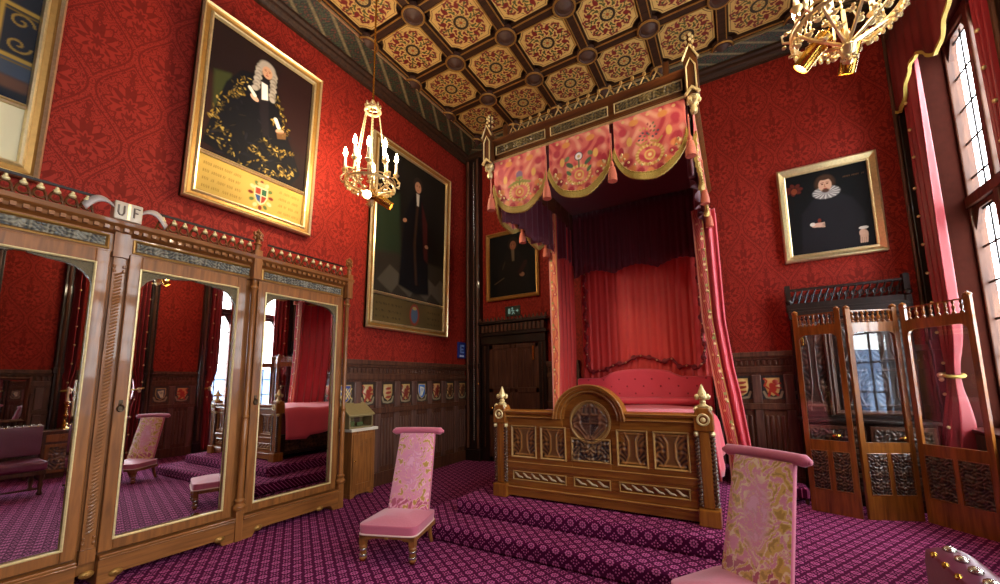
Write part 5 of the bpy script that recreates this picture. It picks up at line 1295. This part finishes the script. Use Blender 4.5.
# ------------------------------------------------------------------ window curtains and pelmets
def wcurtain(label, y0, y1, side, tie=None, x0=1.95, x1=2.16, group=None, zt=5.5, flare=0.):
    """side: +1 the curtain's free edge is toward larger y"""
    t = thing('window_curtain', label, 'curtain', (0, 0, 0), 0, group)
    rows = []; NZ = 60; edge = []
    for k in range(NZ + 1):
        z = zt + (.06 - zt) * k / NZ
        pinch = 0 if tie is None else math.exp(-((z - tie) / .32) ** 2)
        anch = y0 if side > 0 else y1; free = y1 if side > 0 else y0
        fr = free + (anch - free) * .45 * pinch; xm = (x0 + x1) / 2
        xm -= flare / 2 * max(0, min(1, (tie - z) / .8)) if tie else 0; fl = flare / 2 * max(0, min(1, (tie - z) / .8)) if tie else 0
        row = []
        for i in range(91):
            q = i / 90; y = anch + (fr - anch) * q; amp = ((x1 - x0) / 2 + fl) * (1 - .5 * pinch) * (.85 + .15 * k / NZ)
            row.append((xm + amp * math.sin(q * 2 * PI * 3.5 + .5) * (1 if q < .9 else 1) + .012 * math.sin(q * 40 + z), y, z))
        rows.append(row); edge.append(row[-1])
    MB().strip(rows).build('curtain_silk', 'curtain', t, True, angle=180, solid=.008)
    many('gilt_stud', 'gilt_pale', t, MB().sph((0, 0, 0), .019, 8, 5), [(p[0] - .012, p[1], p[2]) for p in [min(rows[k], key=lambda q_: q_[0]) for k in range(2, NZ, 4)]])
    if tie:
        r = rows[min(range(NZ + 1), key=lambda k: abs(rows[k][0][2] - tie))]; ya, yb = r[0][1], r[-1][1]; yc = (ya + yb) / 2; hw_ = abs(yb - ya) / 2 + .02; xm = (x0 + x1) / 2
        tb = MB(); tb.tube([(xm + .085 * math.cos(q), yc + hw_ * math.sin(q), tie + .02 * math.sin(q)) for q in np.linspace(0, 2 * PI, 25)[:-1]], .02, 6, True)
        tb.build('tie_back', 'fringe', t, True); MB().sph((xm - .1, yc, tie), .035).sph((xm - .1, yc, tie - .05), .025).build('tie_rosette', 'gold', t, True)
    return t
GR = None
wcurtain('rose red curtain with gilt studs, tied back behind the folding screen', 6.15, 6.5, -1, 1.55, 2.115, 2.225, flare=.12)
wcurtain('red curtain at the near side of the far window, nearest the right picture edge', 4.62, 4.85, 1, 1.55, 2.105, 2.225)
wcurtain('red window curtain beside the two wall shields, seen in the middle wardrobe mirror', 3.2, 3.44, -1, 1.55, 1.98, 2.2)
wcurtain('red window curtain above the candlestick, seen in the left wardrobe mirror', 2.3, 2.54, 1, 1.55, 1.98, 2.2)
def pelmet(label, a, b):
    t = thing('window_pelmet', label, 'pelmet', (0, 0, 0))
    NN = 120
    def bot(q): return 5.27 - .32 * (.5 + .5 * math.cos(2 * PI * ((a + (b - a) * q) - (b - .12)) / 1.04)) ** 1.3
    def x_(q): return 2.085 + .008 * math.sin(q * 60)
    rows = [[(x_(i / NN), a + (b - a) * i / NN, z if z else bot(i / NN)) for i in range(NN + 1)] for z in (6.05, 5.7, 0)]
    MB().strip(rows).build('pelmet_silk', 'pelmet', t, True, angle=180, solid=.03)
    rows = []
    for i in range(NN + 1):
        q = i / NN; y = a + (b - a) * q; z = bot(q); x = x_(q); rows.append([(x - .02, y, z + .01), (x - .022, y, z - .03), (x + .012, y, z - .03), (x + .018, y, z + .01)])
    MB().strip(rows, True).build('bullion_fringe', 'fringe', t, True)
    MB().box(2.1, 2.23, a, a + .02, 5.6, 6.05).box(2.1, 2.23, b - .02, b, 5.6, 6.05).box(2.06, 2.23, a, b, 6.03, 6.09).build('pelmet_box', 'dark', t, bevel=.005)
    return t
pelmet('red fringed pelmet over the far window at the top right', 4.6, 6.56)
pelmet('red fringed pelmet over the window opposite the wardrobe', 2.28, 3.46)

# ------------------------------------------------------------------ chandeliers
def chandelier(label, loc, lit=True):
    t = thing('chandelier', label, 'chandelier', loc)
    R = .29
    rg = MB().tube([(R * math.cos(q), R * math.sin(q), 0) for q in np.linspace(0, 2 * PI, 41)[:-1]], .016, 6, True).tube([(R * 1.02 * math.cos(q), R * 1.02 * math.sin(q), .045) for q in np.linspace(0, 2 * PI, 41)[:-1]], .008, 5, True)
    for i in range(40):
        a = 2 * PI * i / 40; rg.sph((R * math.cos(a), R * math.sin(a), -.025 - .012 * (i % 2)), (.014, .014, .02), 6, 4)
    rg.build('ring', 'gold', t, True)
    b = MB()
    for k in range(8):
        a = 2 * PI * k / 8 + .2; c, s = math.cos(a), math.sin(a)
        pts = [(R * c * q, R * s * q, -.16 + .17 * q ** 2 + .03 * math.sin(q * PI)) for q in np.linspace(0, 1, 9)]; b.tube(pts, .011, 5)
        for q, dz, da in ((.45, .03, .18), (.6, .05, -.2), (.75, .02, .16), (.9, -.03, -.14)):
            p = (R * q * math.cos(a + da), R * q * math.sin(a + da), -.16 + .17 * q * q + dz)
            b.tube([pts[int(q * 8)], p], .006, 4); b.sph(p, (.022, .022, .014), 6, 4)
            for m in range(3): b.sph((p[0] + .022 * math.cos(m * 2.1 + a), p[1] + .022 * math.sin(m * 2.1 + a), p[2] + .012), (.013, .013, .009), 5, 3)
    b.lathe([(.0, -.30), (.025, -.28), (.014, -.25), (.04, -.22), (.05, -.18), (.02, -.14), (.03, -.1), (.015, -.05), (.012, .1)], n=10)
    for m in range(6): b.sph((.035 * math.cos(m * 1.05), .035 * math.sin(m * 1.05), -.255), (.016, .016, .012), 5, 3)
    b.build('foliate_basket', 'gold', t, True)
    for k in range(8):
        a = 2 * PI * k / 8; rr = R * (1.04 if k % 2 else .84); c, s = math.cos(a), math.sin(a); zz = .17 if k % 2 else .25
        m = MB().tube([(R * c, R * s, 0), (R * 1.18 * c, R * 1.18 * s, .02), (R * 1.2 * c, R * 1.2 * s, .07), (rr * 1.06 * c, rr * 1.06 * s, .1), (rr * c, rr * s, zz - .04)], .009, 5)
        m.lathe([(.008, zz - .05), (.022, zz - .03), (.04, zz - .005), (.036, zz), (.018, zz), (.02, zz + .04)], (rr * c, rr * s, 0), 10)
        for q in (-.2, .2): m.sph((R * 1.16 * math.cos(a + q), R * 1.16 * math.sin(a + q), .03), (.018, .018, .012), 5, 3)
        ao = m.build('candle_arm', 'gold', t, True)
        MB().lathe([(.017, zz), (.017, zz + .16), (.01, zz + .165)], (rr * c, rr * s, 0), 10).build('candle_tube', 'wax', ao, True)
        MB().lathe([(.008, zz + .165), (.024, zz + .19), (.026, zz + .215), (.016, zz + .26), (.0, zz + .3)], (rr * c, rr * s, 0), 8).build('bulb', 'flame', ao, True)
    for k in range(6):
        h = MB()
        a = 2 * PI * k / 6 + .3; p0 = (R * .8 * math.cos(a), R * .8 * math.sin(a), .0); p1 = (.085 * math.cos(a), .085 * math.sin(a), 1.0)
        for i in range(26): q = i / 25; h.sph([p0[j] * (1 - q) + p1[j] * q for j in range(3)], (.008, .008, .024), 5, 4)
        h.build('suspension_chain', 'gold', t, True)
    cr = MB().tube([(.09 * math.cos(q), .09 * math.sin(q), 1.0) for q in np.linspace(0, 2 * PI, 25)[:-1]], .018, 6, True).tube([(.08 * math.cos(q), .08 * math.sin(q), 1.05) for q in np.linspace(0, 2 * PI, 25)[:-1]], .01, 5, True)
    for k in range(8): a = 2 * PI * k / 8; cr.sph((.09 * math.cos(a), .09 * math.sin(a), 1.07), (.014, .014, .03), 6, 4)
    for k in range(4): a = 2 * PI * k / 4; cr.tube([(.09 * math.cos(a), .09 * math.sin(a), 1.0), (.04 * math.cos(a), .04 * math.sin(a), 1.1), (0, 0, 1.16)], .008, 5)
    cr.build('crown', 'gold', t, True)
    zc = ZC - loc[2] - .02
    MB().tube([(0, 0, 1.14), (0, 0, zc)], .012, 8).lathe([(.02, zc - .12), (.06, zc - .06), (.08, zc)], n=14).build('rod', 'brass', t, True)
    return t
def spot(parent, base, d, r=.055, L=.22):
    d = Vector(d).normalized(); base = Vector(base); q = Vector((0, 0, 1)).rotation_difference(d).to_matrix().to_4x4()
    m = MB(); m.M = Matrix.Translation(base) @ q
    m.lathe([(r * .8, -.01), (r, .0), (r, L), (r * .9, L), (r * .88, L - .03), (.0, L - .03)], n=18)
    m.M = Matrix.Identity(4); m.tube([base, (base.x * .5, base.y * .5, base.z + .08), (0, 0, -.08)], .009, 5)
    o = m.build('spot_lamp', 'brass', parent, True)
    f = MB(); f.M = Matrix.Translation(base + d * (L - .025)) @ q; f.lathe([(r * .86, 0), (r * .86, .004), (0, .006)], n=16); f.build('lamp_face', 'lamp', o, True)
    return o
LCH = (-3.83, 3.12, 4.03); RCH = (.80, 3.12, 3.90)
c1 = chandelier('gilt chandelier with lit candle bulbs hanging by the left wall', LCH)
c2 = chandelier('gilt chandelier cut off by the top edge of the picture at the right', RCH)
spot(c1, (.06, -.02, -.16), (.5, -.75, -.4)); spot(c1, (-.02, .1, -.1), (.55, .7, -.5))
spot(c2, (-.1, .02, -.02), (-.75, .25, -.75)); spot(c2, (.05, .08, -.1), (-.2, .5, -.9), .05, .18)

# ------------------------------------------------------------------ view outside
tg = tag(None or MB().build('far_bank', 'dark'), 'x', 'x') if False else None
ob = MB().box(40, 60, -60, 80, -16, -14)
struct(ob.build('ground', plain('river water', '566680', .3)))
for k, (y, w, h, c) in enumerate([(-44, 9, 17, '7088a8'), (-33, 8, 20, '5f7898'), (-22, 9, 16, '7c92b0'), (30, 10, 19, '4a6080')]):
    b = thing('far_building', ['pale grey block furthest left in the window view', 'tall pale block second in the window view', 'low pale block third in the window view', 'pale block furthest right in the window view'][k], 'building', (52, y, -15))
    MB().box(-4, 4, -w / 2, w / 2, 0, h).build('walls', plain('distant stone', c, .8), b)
    wn = MB()
    for i in range(6):
        for j in range(5): wn.box(-4.05, -4, -w / 2 + .6 + i * (w - 1.2) / 6, -w / 2 + 1.4 + i * (w - 1.2) / 6, 1.5 + j * h / 6, 2.8 + j * h / 6)
    wn.build('windows', plain('distant window', '5a6a80', .3), b)
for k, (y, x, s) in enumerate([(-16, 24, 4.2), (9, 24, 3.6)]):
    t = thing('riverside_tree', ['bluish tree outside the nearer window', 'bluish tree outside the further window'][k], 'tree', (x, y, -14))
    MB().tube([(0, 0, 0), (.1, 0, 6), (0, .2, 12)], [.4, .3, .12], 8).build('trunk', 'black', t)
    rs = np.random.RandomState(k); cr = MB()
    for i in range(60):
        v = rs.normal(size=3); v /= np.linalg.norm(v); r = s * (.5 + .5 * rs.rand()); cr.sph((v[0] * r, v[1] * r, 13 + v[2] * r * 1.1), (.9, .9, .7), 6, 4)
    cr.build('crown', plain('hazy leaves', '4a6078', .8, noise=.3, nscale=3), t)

# ------------------------------------------------------------------ light, sky and camera
W_ = bpy.data.worlds.new('sky'); SC.world = W_; W_.use_nodes = True; nt = W_.node_tree
bg = nt.nodes['Background']; bg.inputs[0].default_value = (.93, .965, 1.0, 1); bg.inputs[1].default_value = SKY
for k, (a, b) in enumerate(BAYS):
    l = bpy.data.lights.new('window_portal', 'AREA'); l.shape = 'RECTANGLE'; l.size = ZT - ZS; l.size_y = b - a; l.cycles.is_portal = True
    o = bpy.data.objects.new('window_portal', l); COL.objects.link(o); o.location = (XR + .4, (a + b) / 2, (ZS + ZT) / 2); o.rotation_euler = (0, PI / 2, 0)
def lamp(loc, e, col, r=.02):
    l = bpy.data.lights.new('candle_light', 'POINT'); l.energy = e; l.color = col; l.shadow_soft_size = r
    o = bpy.data.objects.new('candle_light', l); COL.objects.link(o); o.location = loc; return o
WARM = (1., .80, .54)
for c in (LCH, RCH):
    for k in range(8):
        a = 2 * PI * k / 8; rr = .29 * (1.04 if k % 2 else .84); zz = (.17 if k % 2 else .25) + .31
        lamp((c[0] + rr * math.cos(a), c[1] + rr * math.sin(a), c[2] + zz), BULB * (1.3 if c == LCH else .5), WARM, .03)
def spotl(loc, d, e, ang=60):
    l = bpy.data.lights.new('spot_light', 'SPOT'); l.energy = e; l.color = (1., .82, .6); l.spot_size = math.radians(ang); l.spot_blend = .8; l.shadow_soft_size = .05
    o = bpy.data.objects.new('spot_light', l); COL.objects.link(o); o.location = loc; o.rotation_euler = Vector(d).to_track_quat('-Z', 'Y').to_euler()
spotl((LCH[0] + .2, LCH[1] - .3, LCH[2] - .32), (.5, -.75, -.4), SPOT)
spotl((LCH[0] + .12, LCH[1] + .3, LCH[2] - .25), (.55, .7, -.5), SPOT)
spotl((RCH[0] - .3, RCH[1] + .1, RCH[2] - .25), (-.75, .25, -.75), SPOT)
spotl((RCH[0] - .0, RCH[1] + .2, RCH[2] - .35), (-.2, .5, -.9), SPOT)

cam = bpy.data.cameras.new('camera'); co = bpy.data.objects.new('camera', cam); COL.objects.link(co)
F_, CX_, CY_ = 388.83, 519.38, 334.13
yaw, pit, rol = -0.5081134, 0.12356567, -0.01712242
cy, sy = math.cos(yaw), math.sin(yaw)
f = Vector((sy * math.cos(pit), cy * math.cos(pit), math.sin(pit))); r = Vector((cy, -sy, 0)); u = r.cross(f)
r2 = math.cos(rol) * r + math.sin(rol) * u; u2 = -math.sin(rol) * r + math.cos(rol) * u
co.matrix_world = Matrix(((r2.x, u2.x, -f.x, 0), (r2.y, u2.y, -f.y, 0), (r2.z, u2.z, -f.z, 1.55), (0, 0, 0, 1)))
cam.sensor_width = 36; cam.lens = F_ / 1000 * 36; cam.shift_x = (500 - CX_) / 1000; cam.shift_y = (CY_ - 292) / 1000; cam.clip_start = .05; cam.clip_end = 300
SC.camera = co
SC.view_settings.view_transform = 'Standard'; SC.view_settings.look = 'None'; SC.view_settings.gamma = 1; SC.view_settings.use_curve_mapping = False
SC.view_settings.exposure = EXPO
GROUPS = {'framed_portrait': 'gilt framed portraits on the red walls', 'prie_dieu_chair': 'pink prie-dieu chairs', 'bed_curtain': 'red curtains of the bed', 'window_curtain': 'red window curtains',
          'window_pelmet': 'red fringed window pelmets', 'chandelier': 'gilt candle chandeliers', 'far_building': 'pale buildings outside the windows', 'riverside_tree': 'trees outside the windows'}
for o in bpy.data.objects:
    if o.parent is None and o.name.split('.')[0] in GROUPS: o['group'] = GROUPS[o.name.split('.')[0]]
